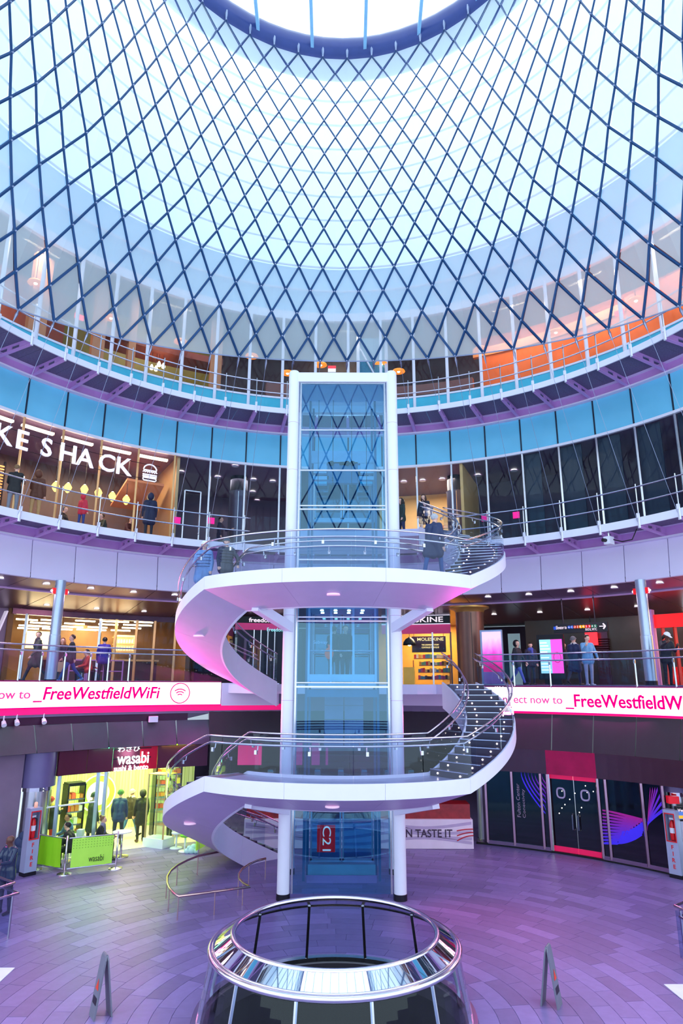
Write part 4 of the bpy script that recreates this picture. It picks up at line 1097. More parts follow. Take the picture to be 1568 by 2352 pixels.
# information screen
a = at_r(1237, 1470, 15.6); c = at_r(1290, 1470, 15.6); cx, cy = (a.x + c.x) / 2, (a.y + c.y) / 2; rz = math.degrees(math.atan2(c.y - a.y, c.x - a.x)); wd = (c - a).length
o = thing('info_screen', 'tall black information screen half pale blue, half magenta on the right balcony', 'screen', (cx, cy, Z2))
nv = Vector((-cx, -cy - 14, 0)).normalized(); rt = Vector((math.cos(R_(rz)), math.sin(R_(rz)), 0))
b = MB(); b.box(cx, cy, 6.4, wd * 1.16, .14, 1.75, rz); b.build('casing', M_BLACK, o)
b = MB(); b.box(cx, cy, 5.45, wd * .7, .1, .28, rz); b.build('foot', M_BLACK, o)
for s_, m in ((-1, emis('screen_blue', (150, 215, 245), .9)), (1, emis('screen_pink', (250, 90, 215), .9))):
    q = Vector((cx, cy, 6.42)) + rt * s_ * wd * .245 + nv * .09
    b = MB(); b.box(q.x, q.y, q.z, wd * .48, .02, 1.32, rz); pn = b.build('screen_half', m, o)
    if s_ < 0:
        for k in range(9):
            b = MB(); w2 = wd * (.3 + .12 * (k % 3) / 2); qq = q + nv * .015 - rt * (wd * .44 - w2) / 2; b.box(qq.x, qq.y, 6.95 - k * .12 - (.1 if k > 3 else 0), w2, .01, .05, rz); b.build('text_line', emis('screen_text%d' % k, (225, 245, 252), 1.0), pn)
    else:
        b = MB(); b.tube([q + nv * .02 + rt * .14 * math.cos(2 * PI * i / 24) + Vector((0, 0, .2 * math.sin(2 * PI * i / 24) - .05)) for i in range(24)], .012, 5, True); b.build('screen_ring', M_TXT, pn)
# hanging direction sign
a = at_r(1272, 1438, 15.0); c = at_r(1397, 1452, 15.0)
zb_ = 7.26; zt_ = 7.62
o = thing('direction_sign', 'black hanging direction sign with coloured route discs and a right arrow', 'sign', ((a.x + c.x) / 2, (a.y + c.y) / 2, zb_))
rt = (Vector((c.x, c.y, 0)) - Vector((a.x, a.y, 0))); wd = rt.length; rt.normalize(); nv = Vector((-rt.y, rt.x, 0)); nv = nv if nv.dot(EYE - a) > 0 else -nv
rz = math.degrees(math.atan2(rt.y, rt.x)); mx_ = Vector(((a.x + c.x) / 2, (a.y + c.y) / 2, 0))
b = MB(); b.box(mx_.x, mx_.y, (zb_ + zt_) / 2, wd, .12, zt_ - zb_, rz); b.build('board', M_BLACK, o)
for u in (.18, .78):
    q = mx_ + rt * wd * (u - .5); b = MB(); b.cyl((q.x, q.y, zt_), (q.x, q.y, 8.6), .025, .025, 8); b.build('hanger', M_DARKM, o)
F = lambda u, z: mx_ + rt * wd * (u - .5) + nv * .07 + Vector((0, 0, z))
M_SGW = emis('sign_white_text', (236, 220, 240), .8)
flat_text('lettering', 'Elevator to', M_SGW, F(.05, 7.42), rt, (0, 0, 1), wd * .2, .13, o)
cols = [('A', (40, 90, 200)), ('C', (40, 90, 200)), ('J', (190, 60, 20)), ('Z', (190, 60, 20)), ('R', (240, 170, 20)), ('W', (240, 170, 20)), ('2', (220, 20, 40)), ('3', (220, 20, 40)), ('4', (40, 110, 90)), ('5', (40, 110, 90))]
for i, (ch, rgb) in enumerate(cols):
    u = .30 + i * .054
    b = MB(); q = F(u, 7.48); b.cyl(q - nv * .01, q + nv * .012, .062, .062, 16); ds = b.build('route_disc', emis('disc%d' % i, rgb, .7), o)
    flat_text('disc_letter', ch, M_SGW, q + nv * .02 - rt * .03 - Vector((0, 0, .035)), rt, (0, 0, 1), .055, .07, ds)
flat_text('lettering', 'PATH, WTC', M_SGW, F(.6, 7.30), rt, (0, 0, 1), wd * .21, .11, o)
b = MB(); b.bar(F(.86, 7.46), F(.96, 7.46), .05, .03)
b.bar(F(.965, 7.46), F(.925, 7.56), .03, .05); b.bar(F(.965, 7.46), F(.925, 7.36), .03, .05); b.build('arrow', M_SGW, o)
# wheelchair pictogram tile
b = MB(); q = F(.025, 7.47); b.box(q.x, q.y, q.z, .1, .02, .12, rz); b.build('pictogram', emis('pict_blue', (50, 90, 220), .6), o)
# doors, louvre and frames on the bronze wall
o = struct('door_4')
for i, (x0, x1, m) in enumerate(((1168, 1195, mat('pale_teal_door', (150, 190, 200), 0.4, emit=0.1)), (1370, 1385, M_BROWNH), (1385, 1398, M_BROWNH))):
    a, c = at_r(x0, 1500, 18.85), at_r(x1, 1500, 18.85)
    b = MB(); b.rev([(18.85, 7.6), (18.85, Z2), (18.95, Z2), (18.95, 7.6)], ang(a), ang(c), 3); b.build('door_leaf', m, o)
a, c = at_r(1358, 1460, 18.85), at_r(1398, 1460, 18.85)
lv = thing('louvre_grille', 'brown louvre grille above the bronze doors behind the direction sign', 'grille', at_r(1378, 1470, 18.85))
for i in range(7):
    b = MB(); b.rev([(18.8, 7.25 - i * .1), (18.86, 7.19 - i * .1), (18.9, 7.19 - i * .1), (18.9, 7.25 - i * .1)], ang(a), ang(c), 3); b.build('slat', M_BROWNH, lv)
p = at_r(1358, 1467, 18.6)
o = thing('exit_sign', 'red lit exit sign behind the man in the pale blue jacket', 'sign', p)
b = MB(); b.box(*p, .1, .5, .55, ang(p)); b.build('box', MATS['exit_red'], o)
b = MB(); b.bar(p, (p.x, p.y, 8.3), .03); b.build('stem', M_DARKM, o)
# shop with red canopy at the right end
rs = struct('window_4')
b = MB(); a, c = at_r(1503, 1450, 17.0), at_r(1640, 1450, 17.0)
b.rev([(16.9, 7.95), (16.9, 7.45), (17.1, 7.45), (17.1, 7.95)], ang(a), ang(c), 10); b.build('red_canopy', mat('red_canopy', (225, 22, 22), 0.4, emit=0.45), rs)
for x in (1503, 1528, 1556, 1590, 1625):
    q = at_r(x, 1500, 17.0); b = MB(); b.bar((q.x, q.y, Z2), (q.x, q.y, 7.5), .1, .1); b.build('mullion', mat('red_mullion', (190, 50, 36), 0.4), rs)
b = MB(); q = at_r(1500, 1500, 16.9); b.box(q.x, q.y, 6.7, .3, .3, 2.9, ang(q)); b.build('pier', M_MAUVE, rs)
lamp('AREA', pol(18.6, 33, 8.0), 380, (1.0, .68, .34), 2.5, (0, 0, 0))
q = at_r(1562, 1545, 17.6)
for i in range(3):
    p = at_r(1546 + i * 14, 1560, 17.7); b = MB(); b.lathe([(.1, 0), (.14, .25), (.09, .4), (.12, .6), (.14, .66), (.02, .68)], (p.x, p.y, Z2), 14)
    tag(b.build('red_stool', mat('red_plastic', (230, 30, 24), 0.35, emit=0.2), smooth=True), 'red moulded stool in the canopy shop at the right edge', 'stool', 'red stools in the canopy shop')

# stationery shop straight behind the lift's right side
ms = struct('window_5')
a, c = at_r(922, 1500, 17.0), at_r(1036, 1500, 17.0); ta, tc_ = ang(a), ang(c)
b = MB(); b.rev([(16.9, 8.35), (16.9, 7.98), (17.1, 7.98), (17.1, 8.35)], ta + 3, tc_, 8); b.build('sign_band', M_BLACK, ms)
b = MB(); b.rev([(16.88, 8.37), (16.88, 8.34), (17.1, 8.34), (17.1, 8.37)], ta + 3, tc_, 8); b.rev([(16.88, 7.99), (16.88, 7.95), (17.1, 7.95), (17.1, 7.99)], ta + 3, tc_, 8); b.build('sign_edge', M_SIGNW, ms)
b = MB(); b.rev([(16.95, 7.95), (16.95, 7.55), (17.1, 7.55), (17.1, 7.95)], ta + 3, tc_, 8); b.build('pink_band', mat('pink_band', (215, 60, 130), 0.4, emit=0.15), ms)
ring_text('lettering', 'MOLESKINE', M_SGW, 16.88, ta + 2.2, tc_ + 1.0, 8.05, .24, ms, 0.012)
for t in (ta, (ta + tc_) / 2 - 1.0, tc_):
    b = MB(); b.bar(pol(16.95, t, Z2), pol(16.95, t, 7.6), .07); b.build('mullion', M_STEEL, ms)
b = MB(); b.sheet([(17.0, Z2), (17.0, 7.55)], ta, tc_, 6); b.build('pane', M_GLASS, ms)
wall('wall_stationery_back', 20.0, Z2, 8.3, tc_ - 3, ta + 4, mat('ochre_wall', (226, 160, 60), 0.5, var=0.08))
sg2 = thing('shop_board', 'dark board with gold lettering hanging inside the stationery shop', 'sign', at_r(985, 1500, 17.6))
p0, p1 = at_r(945, 1462, 17.6), at_r(1024, 1498, 17.6)
b = MB(); b.rev([(17.6, p0.z), (17.6, p1.z), (17.66, p1.z), (17.66, p0.z)], ang(p0), ang(p1), 4); b.build('board', mat('board_dark', (62, 54, 70), 0.5), sg2)
b = MB()
for px in (950, 1018):
    q = at_r(px, 1465, 17.62); b.bar(q, (q.x, q.y, 8.3), .02)
b.build('hanger', M_DARKM, sg2)
M_GLD = emis('gold_text', (250, 220, 150), .9)
q0, q1 = at_r(958, 1471, 17.6), at_r(1018, 1461, 17.6)
ring_text('lettering', 'MOLESKINE', M_GLD, 17.6, ang(q0), ang(q1), q0.z - .02, .14, sg2, 0.01)
for i, tx in enumerate(('THE LEGENDARY STORY', 'CONTINUES TO EVOLVE')):
    q0, q1 = at_r(968, 1481 + i * 6, 17.6), at_r(1008, 1481 + i * 6, 17.6)
    ring_text('lettering', tx, M_GLD, 17.6, ang(q0), ang(q1), q0.z - .04, .07, sg2, 0.01)
lamp('AREA', pol(18.4, (ta + tc_) / 2, 8.1), 160, (1.0, .75, .4), 1.6, (0, 0, 0))
b = MB(); q = at_r(940, 1478, 17.3); o = thing('dome_lamp', 'black dome pendant lamp with a gold lining in the stationery shop', 'lamp', q)
b.lathe([(.3, -.08), (.28, .05), (.18, .2), (.05, .27), (.02, .3)], q, 18); b.build('shade', M_BLACK, o, True)
b = MB(); b.cyl((q.x, q.y, q.z + .28), (q.x, q.y, 8.3), .012, .012, 6); b.build('cord', M_BLACK, o)
b = MB(); b.sph((q.x, q.y, q.z - .02), .1); b.build('bulb', M_BULB, o, True)
shf = thing('notebook_shelf', 'wooden display shelves stacked with notebooks in the stationery shop', 'shelf', at_r(985, 1560, 17.9))
shy = [(1512, 950, 1036), (1528, 962, 1036), (1544, 960, 1036), (1560, 960, 1036)]
nb_cols = [(230, 60, 60), (240, 170, 60), (90, 150, 190), (240, 230, 210), (200, 90, 150), (80, 60, 70), (250, 200, 120), (120, 180, 140)]
MN = [mat('cover_%d' % i, c, 0.5) for i, c in enumerate(nb_cols)]
for y, x0, x1 in shy:
    a, c = at_r(x0, y, 17.9), at_r(x1, y, 17.9)
    b = MB(); b.rev([(17.8, a.z), (17.8, a.z - .03), (18.2, a.z - .03), (18.2, a.z)], ang(a), ang(c), 4); b.build('shelf_board', M_TAN, shf)
    n = int((x1 - x0) / 5.2)
    for i in range(n):
        q = at_r(x0 + 3 + i * 5.2, y, 17.9); h = .12 + .07 * rg.random()
        b = MB(); b.box(q.x, q.y, a.z + h / 2 + .002, .1, .06, h, ang(q) - 90 + rg.uniform(-6, 6))
        tag(b.build('notebook', MN[rg.randrange(8)]), 'small coloured notebook standing on the stationery shop shelves', 'notebook', 'notebooks on the stationery shelves')
for x0, x1 in ((950, 952), (1034, 1036)):
    a = at_r(x0, 1562, 17.95); b = MB(); b.bar((a.x, a.y, Z2), (a.x, a.y, 6.4), .05); b.build('upright', M_TAN, shf)
b = MB(); a = at_r(940, 1560, 17.6); b.box(a.x, a.y, Z2 + .38, .5, .4, .76, ang(a) - 90); tag(b.build('display_plinth', mat('yellow_plinth', (246, 196, 90), 0.5, emit=0.1)), 'yellow display plinth at the left of the stationery shop', 'plinth')

# clothing shop sign left of the lift
a, c = at_r(572, 1400, 17.0), at_r(665, 1400, 17.0)
cs = struct('window_6')
b = MB(); b.rev([(17.0, 8.3), (17.0, 8.0), (17.1, 8.0), (17.1, 8.3)], ang(a) + 2, ang(c), 6); b.build('sign_band', M_BLACK, cs)
b = MB(); b.rev([(17.0, 8.0), (17.0, 7.7), (17.1, 7.7), (17.1, 8.0)], ang(a) + 2, ang(c), 6); b.build('pink_band', MATS['pink_band'], cs)
ring_text('lettering', 'freedomwin', M_SGW, 16.95, ang(a), ang(c) + 1, 8.04, .2, cs, 0.02)
q0, q1 = at_r(613, 1450, 16.9), at_r(652, 1450, 16.9)
ring_text('lettering', 'Freedom', emis('teal_text', (130, 220, 235), .9), 16.9, ang(q0), ang(q1), q0.z, .16, cs, 0.006)
b = MB(); b.rev([(17.1, 7.7), (17.1, Z2), (17.2, Z2), (17.2, 7.7)], ang(a) + 2, ang(c) - 2, 8); b.build('shop_front', M_NAVY, cs)
for i in range(4):
    q = at_r(582 + i * 16, 1500, 16.95); b = MB(); b.bar((q.x, q.y, Z2), (q.x, q.y, 7.7), .04); b.build('mullion', M_STEEL, cs)

# ================================================================== LOWER LEVEL
# ---- sushi shop on the left
M_MAROON = mat('maroon_header', (104, 44, 66), 0.3, 0.6, var=0.12, scale=1)
hd = struct('wall_sushi_header')
hs = [137.0, 132.6, 128.6, 124.3, 121.4, 113]
for i in range(len(hs) - 1):
    b = MB(); b.rev([(12.2, 3.28), (12.2, 2.5), (12.32, 2.5), (12.32, 3.28)], hs[i] - .04, hs[i + 1] + .04, 4)
    b.build('header_panel', mat('red_lit_panel', (190, 10, 50), 0.3, 0.3) if i == 3 else M_MAROON, hd)
b = MB(); b.rev([(12.3, 3.3), (12.3, 3.2), (18, 3.2), (18, 3.3)], 100, 136.2, 30); st(b.build('ceiling_sushi', mat('shop_ceiling', (236, 240, 214), 0.5)))
def tilewall():
    m = bpy.data.materials.new('green_tile'); m.use_nodes = True; nt = m.node_tree; bs = nt.nodes['Principled BSDF']
    tc = nt.nodes.new('ShaderNodeTexCoord'); br = nt.nodes.new('ShaderNodeTexBrick'); nt.links.new(tc.outputs['Object'], br.inputs['Vector'])
    br.inputs['Scale'].default_value = 4; br.inputs['Color1'].default_value = lin(214, 232, 150); br.inputs['Color2'].default_value = lin(228, 240, 180); br.inputs['Mortar'].default_value = lin(170, 190, 110)
    nt.links.new(br.outputs['Color'], bs.inputs['Base Color']); return m
wall('wall_sushi_back', 15.8, 0, 3.2, 112, 142, tilewall())
b = MB(); b.bar(pol(13.3, 141.5, 1.6), pol(15.8, 141.5, 1.6), .15, 3.2); st(b.build('wall_sushi_side', mat('lime_wall', (196, 214, 120), 0.5)))
b = MB(); b.rev([(12.35, .012), (12.35, 0.0), (17, 0.0), (17, .012)], 112, 142, 24); st(b.build('floor_sushi', mat('shop_floor', (232, 214, 206), 0.35)))
sf = struct('window_7')
sm = [ang(at_r(x, 1850, 12.3)) for x in (92, 131, 220)]
for t in sm + [ang(at_r(238, 1850, 12.3))]:
    b = MB(); b.bar(pol(12.3, t, 0), pol(12.3, t, 2.5), .09, .1); b.build('mullion', M_STLT, sf)
for i in range(2):
    b = MB(); b.sheet([(12.32, .05), (12.32, 2.5)], sm[i] - .2, sm[i + 1] + .2, 3); b.build('pane', M_GLASS, sf)
b = MB(); b.rev([(12.27, 1.62), (12.27, 1.58), (12.33, 1.58), (12.33, 1.62)], sm[0], sm[2], 6); b.build('handrail_strip', M_WHITE, sf)
# open glass door
o = struct('door_5')
d0 = pol(12.3, ang(at_r(240, 1850, 12.3)), 0); d1 = at_z(254, 1905, 0.0); d1 = d0 + (Vector((d1.x, d1.y, 0)) - d0).normalized() * 1.0
b = MB(); b.add([(d0.x, d0.y, .05), (d1.x, d1.y, .05), (d1.x, d1.y, 2.4), (d0.x, d0.y, 2.4)], [(0, 1, 2, 3)]); b.build('door_pane', M_GLASS, o)
for z in (.1, 2.38): b = MB(); b.bar((d0.x, d0.y, z), (d1.x, d1.y, z), .05, .12); b.build('door_rail', M_STLT, o)
b = MB(); b.tube([(d1.x, d1.y, 1.3), (d1.x - .06, d1.y - .1, 1.3), (d1.x - .06, d1.y - .1, .8), (d1.x, d1.y, .8)], .018, 6); b.build('pull_handle', M_STEEL, o)
# lit sign over the entrance
M_NEON = emis('neon_white', (240, 250, 255), 1.8); M_NEON2 = emis('neon_pale', (255, 225, 235), 2.2)
sgn = thing('neon_sign', 'glowing white sushi shop sign over the left entrance', 'sign', pol(12.15, 125.5, 2.5))
ring_text('lettering', 'わさび', M_NEON, 12.15, 128.0, 124.4, 3.1, .17, sgn, 0.0)
ring_text('lettering', 'wasabi', M_NEON, 12.15, 128.0, 122.9, 2.70, .38, sgn, 0.012)
ring_text('lettering', 'sushi & bento', M_NEON2, 12.15, 128.4, 122.9, 2.5, .17, sgn, 0.015)
b = MB()
for z in (3.2, 2.9): b.rev([(12.17, z), (12.17, z - .03), (12.2, z - .03), (12.2, z)], 122.5, 128.6, 5)
b.build('mounting_bar', M_DARKM, sgn)
lamp('POINT', pol(11.7, 125.5, 3.0), 8, (.9, .95, 1.0), .2)
# green ring emblem on the back wall (left blank inside)
p = at_r(224, 1822, 15.6); t = ang(p); r = Vector((math.sin(R_(t)), -math.cos(R_(t)), 0)); n = Vector((-math.cos(R_(t)), -math.sin(R_(t)), 0))
o = thing('wall_emblem', 'round green and white ring emblem on the sushi shop wall', 'emblem', p)
b = MB(); b.cyl(p, p + n * .05, .62, .62, 32); b.build('disc', mat('emblem_green', (150, 214, 70), 0.4, emit=0.3), o)
b = MB(); b.cyl(p + n * .05, p + n * .07, .42, .42, 32); b.build('inner_disc', mat('emblem_white', (236, 250, 214), 0.4, emit=0.4), o)
b = MB(); b.tube([p + n * .05 + r * .64 * math.cos(2 * PI * i / 32) + Vector((0, 0, .64 * math.sin(2 * PI * i / 32))) for i in range(32)], .03, 6, True); b.build('rim', M_WHITE, o)
# open chiller with boxed meals
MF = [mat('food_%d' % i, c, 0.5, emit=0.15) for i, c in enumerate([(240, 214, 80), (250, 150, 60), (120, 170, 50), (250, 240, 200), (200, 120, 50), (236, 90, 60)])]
def chiller(label, px0, px1, R, zsh, rows, depth=.5):
    a, c = at_r(px0, 1900, R), at_r(px1, 1900, R); ta, tb = ang(a), ang(c)
    o = thing('food_chiller', label, 'chiller', pol(R, (ta + tb) / 2, 0))
    for t in (ta, tb):
        b = MB(); b.bar(pol(R + depth / 2, t, 0), pol(R + depth / 2, t, zsh[-1] + .45), depth, .05, (-math.sin(R_(t)), math.cos(R_(t)), 0)); b.build('side_panel', M_DARKM, o)
    for z in zsh:
        b = MB(); b.rev([(R, z), (R, z - .04), (R + depth, z - .04), (R + depth, z)], ta, tb, 4); b.build('shelf_board', M_STEEL, o)
    b = MB(); b.rev([(R, zsh[-1] + .5), (R, zsh[-1] + .4), (R + depth, zsh[-1] + .4), (R + depth, zsh[-1] + .5)], ta, tb, 4); b.build('canopy', M_DARKM, o)
    nm = label.split(',')[0]
    for z in zsh:
        for i in range(rows):
            t = ta + (tb - ta) * (i + .5) / rows; h = rg.uniform(.1, .2)
            b = MB(); b.box(*pol(R + .2, t, z + h / 2 + .002), .26, R * R_(abs(ta - tb)) / rows * .8, h, t)
            tag(b.build('meal_box', MF[rg.randrange(6)]), 'small colourful meal box on the %s' % nm, 'food box', 'meal boxes on the ' + nm)
    return o
chiller('open chiller by the sushi window, full of boxed meals', 150, 188, 13.6, (.35, .75, 1.15, 1.55), 4)
chiller('counter case behind the glass cabinet, full of trays', 352, 410, 13.7, (.95, 1.35, 1.75, 2.1), 5)
# glass display cabinet at the doorway
a = at_z(338, 1946, 0); c = at_z(378, 1950, 0)
o = thing('glass_cabinet', 'tall glass display cabinet on a white plinth at the sushi shop entrance', 'cabinet', ((a.x + c.x) / 2, (a.y + c.y) / 2 + .3, 0))
cx, cy = (a.x + c.x) / 2, (a.y + c.y) / 2 + .3
b = MB(); b.box(cx, cy, .14, .85, .62, .28, -25); b.build('plinth', M_WHITE, o)
for sx in (-.38, .38):
    for sy in (-.26, .26):
        q = Matrix.Rotation(R_(-25), 2) @ Vector((sx, sy)); b = MB(); b.bar((cx + q.x, cy + q.y, .28), (cx + q.x, cy + q.y, 2.3), .05); b.build('post', M_GOLD, o)
for z in (.7, 1.1, 1.5, 1.9, 2.3):
    b = MB(); b.box(cx, cy, z, .8, .56, .025, -25); b.build('shelf', M_GLASS if z < 2.2 else M_TAN, o)
for s_ in (-1, 1):
    q = Matrix.Rotation(R_(-25), 2) @ Vector((0, s_ * .28)); b = MB(); b.box(cx + q.x, cy + q.y, 1.3, .78, .01, 2.0, -25); b.build('glass_pane', M_GLASS, o)
lamp('AREA', pol(13.6, 132, 3.1), 95, (.85, 1.0, .30), 1.8, (0, 0, 0))
lamp('AREA', pol(13.8, 122, 3.1), 130, (1.0, .98, .5), 1.8, (0, 0, 0))
lamp('AREA', pol(12.6, 118, 2.9), 120, (.45, 1.0, .0), 1.2, (R_(-38), 0, R_(118 - 90)))
lamp('AREA', pol(12.6, 129, 2.9), 70, (.12, 1.0, .4), 1.2, (R_(-38), 0, R_(129 - 90)))
# green cafe banners
BL, BC, BR = at_z(80, 1997, 0), at_z(147, 2008, 0), at_z(265, 1995, 0)
def banner(label, a, c, m, posts, text=None, h=.98):
    o = thing('cafe_banner', label, 'banner', ((a.x + c.x) / 2, (a.y + c.y) / 2, 0))
    d = (c - a).normalized(); n = Vector((d.y, -d.x, 0))
    A, Cc = a + d * .09, c - d * .12
    b = MB(); nx = 10; v = []
    for i in range(nx + 1):
        for z in (.16, .55, .93):
            sag = .02 * math.sin(i * 1.7 + z * 4); p = A.lerp(Cc, i / nx); v.append((p.x + n.x * sag, p.y + n.y * sag, z))
    b.add(v, [(i * 3 + j, (i + 1) * 3 + j, (i + 1) * 3 + j + 1, i * 3 + j + 1) for i in range(nx) for j in range(2)])
    b.build('cloth', m, o, True)
    for z in (.14, .95):
        b = MB(); b.tube([(a.x, a.y, z), (c.x, c.y, z)], .018, 6); b.build('crossbar', M_RAIL, o)
    for p in posts:
        b = MB(); b.cyl((p.x, p.y, .03), (p.x, p.y, 1.02), .025, .025, 10); b.build('post', M_RAIL, o, True)
        b = MB(); b.lathe([(.001, .05), (.05, .045), (.2, .02), (.21, 0), (.001, 0)], (p.x, p.y, 0), 20); b.build('post_base', M_RAIL, o)
    if text:
        flat_text('lettering', text, M_DARKM, A.lerp(Cc, .42) + n * .03 + Vector((0, 0, .27)), d, (0, 0, 1), .42, .17, o, -0.005)
        b = MB()
        for i in range(14):
            for j in range(4): b.box(*(A.lerp(Cc, .04 + i * .07) + n * .03 + Vector((0, 0, .88 - j * .07))), .02, .006, .02, math.degrees(math.atan2(d.y, d.x)))
        b.build('dot_print', mat('banner_dots', (110, 170, 50), 0.6), o)
    return o
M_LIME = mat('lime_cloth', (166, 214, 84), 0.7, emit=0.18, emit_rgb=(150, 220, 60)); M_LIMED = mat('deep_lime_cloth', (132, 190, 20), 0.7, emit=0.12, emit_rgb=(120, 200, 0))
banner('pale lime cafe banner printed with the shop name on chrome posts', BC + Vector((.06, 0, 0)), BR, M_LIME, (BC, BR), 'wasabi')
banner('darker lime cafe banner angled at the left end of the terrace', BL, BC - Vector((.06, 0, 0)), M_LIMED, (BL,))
# terrace tables
def round_table(label, p, top, r=.34, h=.74):
    o = thing('cafe_table', label, 'table', (p.x, p.y, 0))
    b = MB(); b.lathe([(.001, h), (r, h), (r, h - .03), (.001, h - .03)], (p.x, p.y, 0), 24); b.build('table_top', top, o)
    b = MB(); b.cyl((p.x, p.y, .03), (p.x, p.y, h - .03), .035, .035, 10); b.build('stem', M_RAIL, o, True)
    b = MB(); b.lathe([(.001, .04), (.06, .035), (.26, .015), (.27, 0), (.001, 0)], (p.x, p.y, 0), 24); b.build('foot', M_RAIL, o)
round_table('small white table with a takeaway bag behind the lime banner', Vector((-8.28, 8.62, 0)), M_WHITE, .3)
round_table('small white table at the right end of the sushi terrace', Vector((-7.0, 9.2, 0)), M_WHITE, .3)
tb_ = at_z(180, 1905, .75)
b = MB(); b.prism([(-8.2, 8.45), (-8.02, 8.43), (-8.0, 8.6), (-8.18, 8.62)], .745, .93); tag(b.build('takeaway_bag', mat('pale_bag', (206, 232, 220), 0.6)), 'pale takeaway bag standing on the terrace table', 'bag')
def stool(label, p, seat):
    o = thing('bar_stool', label, 'stool', (p.x, p.y, 0))
    b = MB(); b.lathe([(.001, .5), (.17, .5), (.18, .47), (.16, .44), (.001, .44)], (p.x, p.y, 0), 20); b.build('seat', seat, o)
    b = MB(); b.cyl((p.x, p.y, .02), (p.x, p.y, .45), .035, .035, 10); b.build('stem', M_WHITE, o, True)
    b = MB(); b.lathe([(.001, .04), (.2, .02), (.21, 0), (.001, 0)], (p.x, p.y, 0), 20); b.build('base', M_WHITE, o)
    b = MB(); q = Vector((p.x, p.y, 0)); b.tube([q + Vector((-.17, .1, .5)), q + Vector((-.19, .14, .72)), q + Vector((0, .2, .74)), q + Vector((.19, .14, .72)), q + Vector((.17, .1, .5))], .018, 6); b.build('back_hoop', M_WHITE, o)
stool('green-seated stool under the curved stair', at_z(424, 1955, 0), mat('green_seat', (110, 190, 40), 0.5))
stool('white hoop-backed stool beside the glass cabinet', at_z(404, 1948, 0), M_WHITE)
stool('green-seated stool half hidden behind the stair soffit', at_z(455, 1950, 0) + Vector((0, .6, 0)), MATS['green_seat'])
p = at_z(440, 1960, 0); b = MB()
for i, (dx, dz, rr_) in enumerate(((0, .1, .14), (.14, .08, .11), (-.15, .07, .1), (.05, .2, .1), (-.08, .16, .09))): b.sph((p.x + dx, p.y, dz), rr_, rr_ * .8, rr_ * .9)
tag(b.build('plastic_bag', mat('plastic_bag', (190, 236, 232), 0.25), smooth=True), 'crumpled pale teal plastic bag on the floor by the green stools', 'bag')
b = MB(); a = at_z(452, 1966, 0); c = at_z(490, 1944, 0); d = (c - a); b.box((a.x + c.x) / 2, (a.y + c.y) / 2 + .2, .5, d.length + .4, .03, .7, math.degrees(math.atan2(d.y, d.x)))
o = b.build('lime_screen', M_LIME); tag(o, 'lime fabric screen glimpsed under the curved stair', 'screen')
b = MB(); b.cyl((a.x, a.y + .2, 0), (a.x, a.y + .2, .9), .025, .025, 8); b.cyl((c.x, c.y + .2, 0), (c.x, c.y + .2, .9), .025, .025, 8); b.build('screen_post', M_RAIL, o)

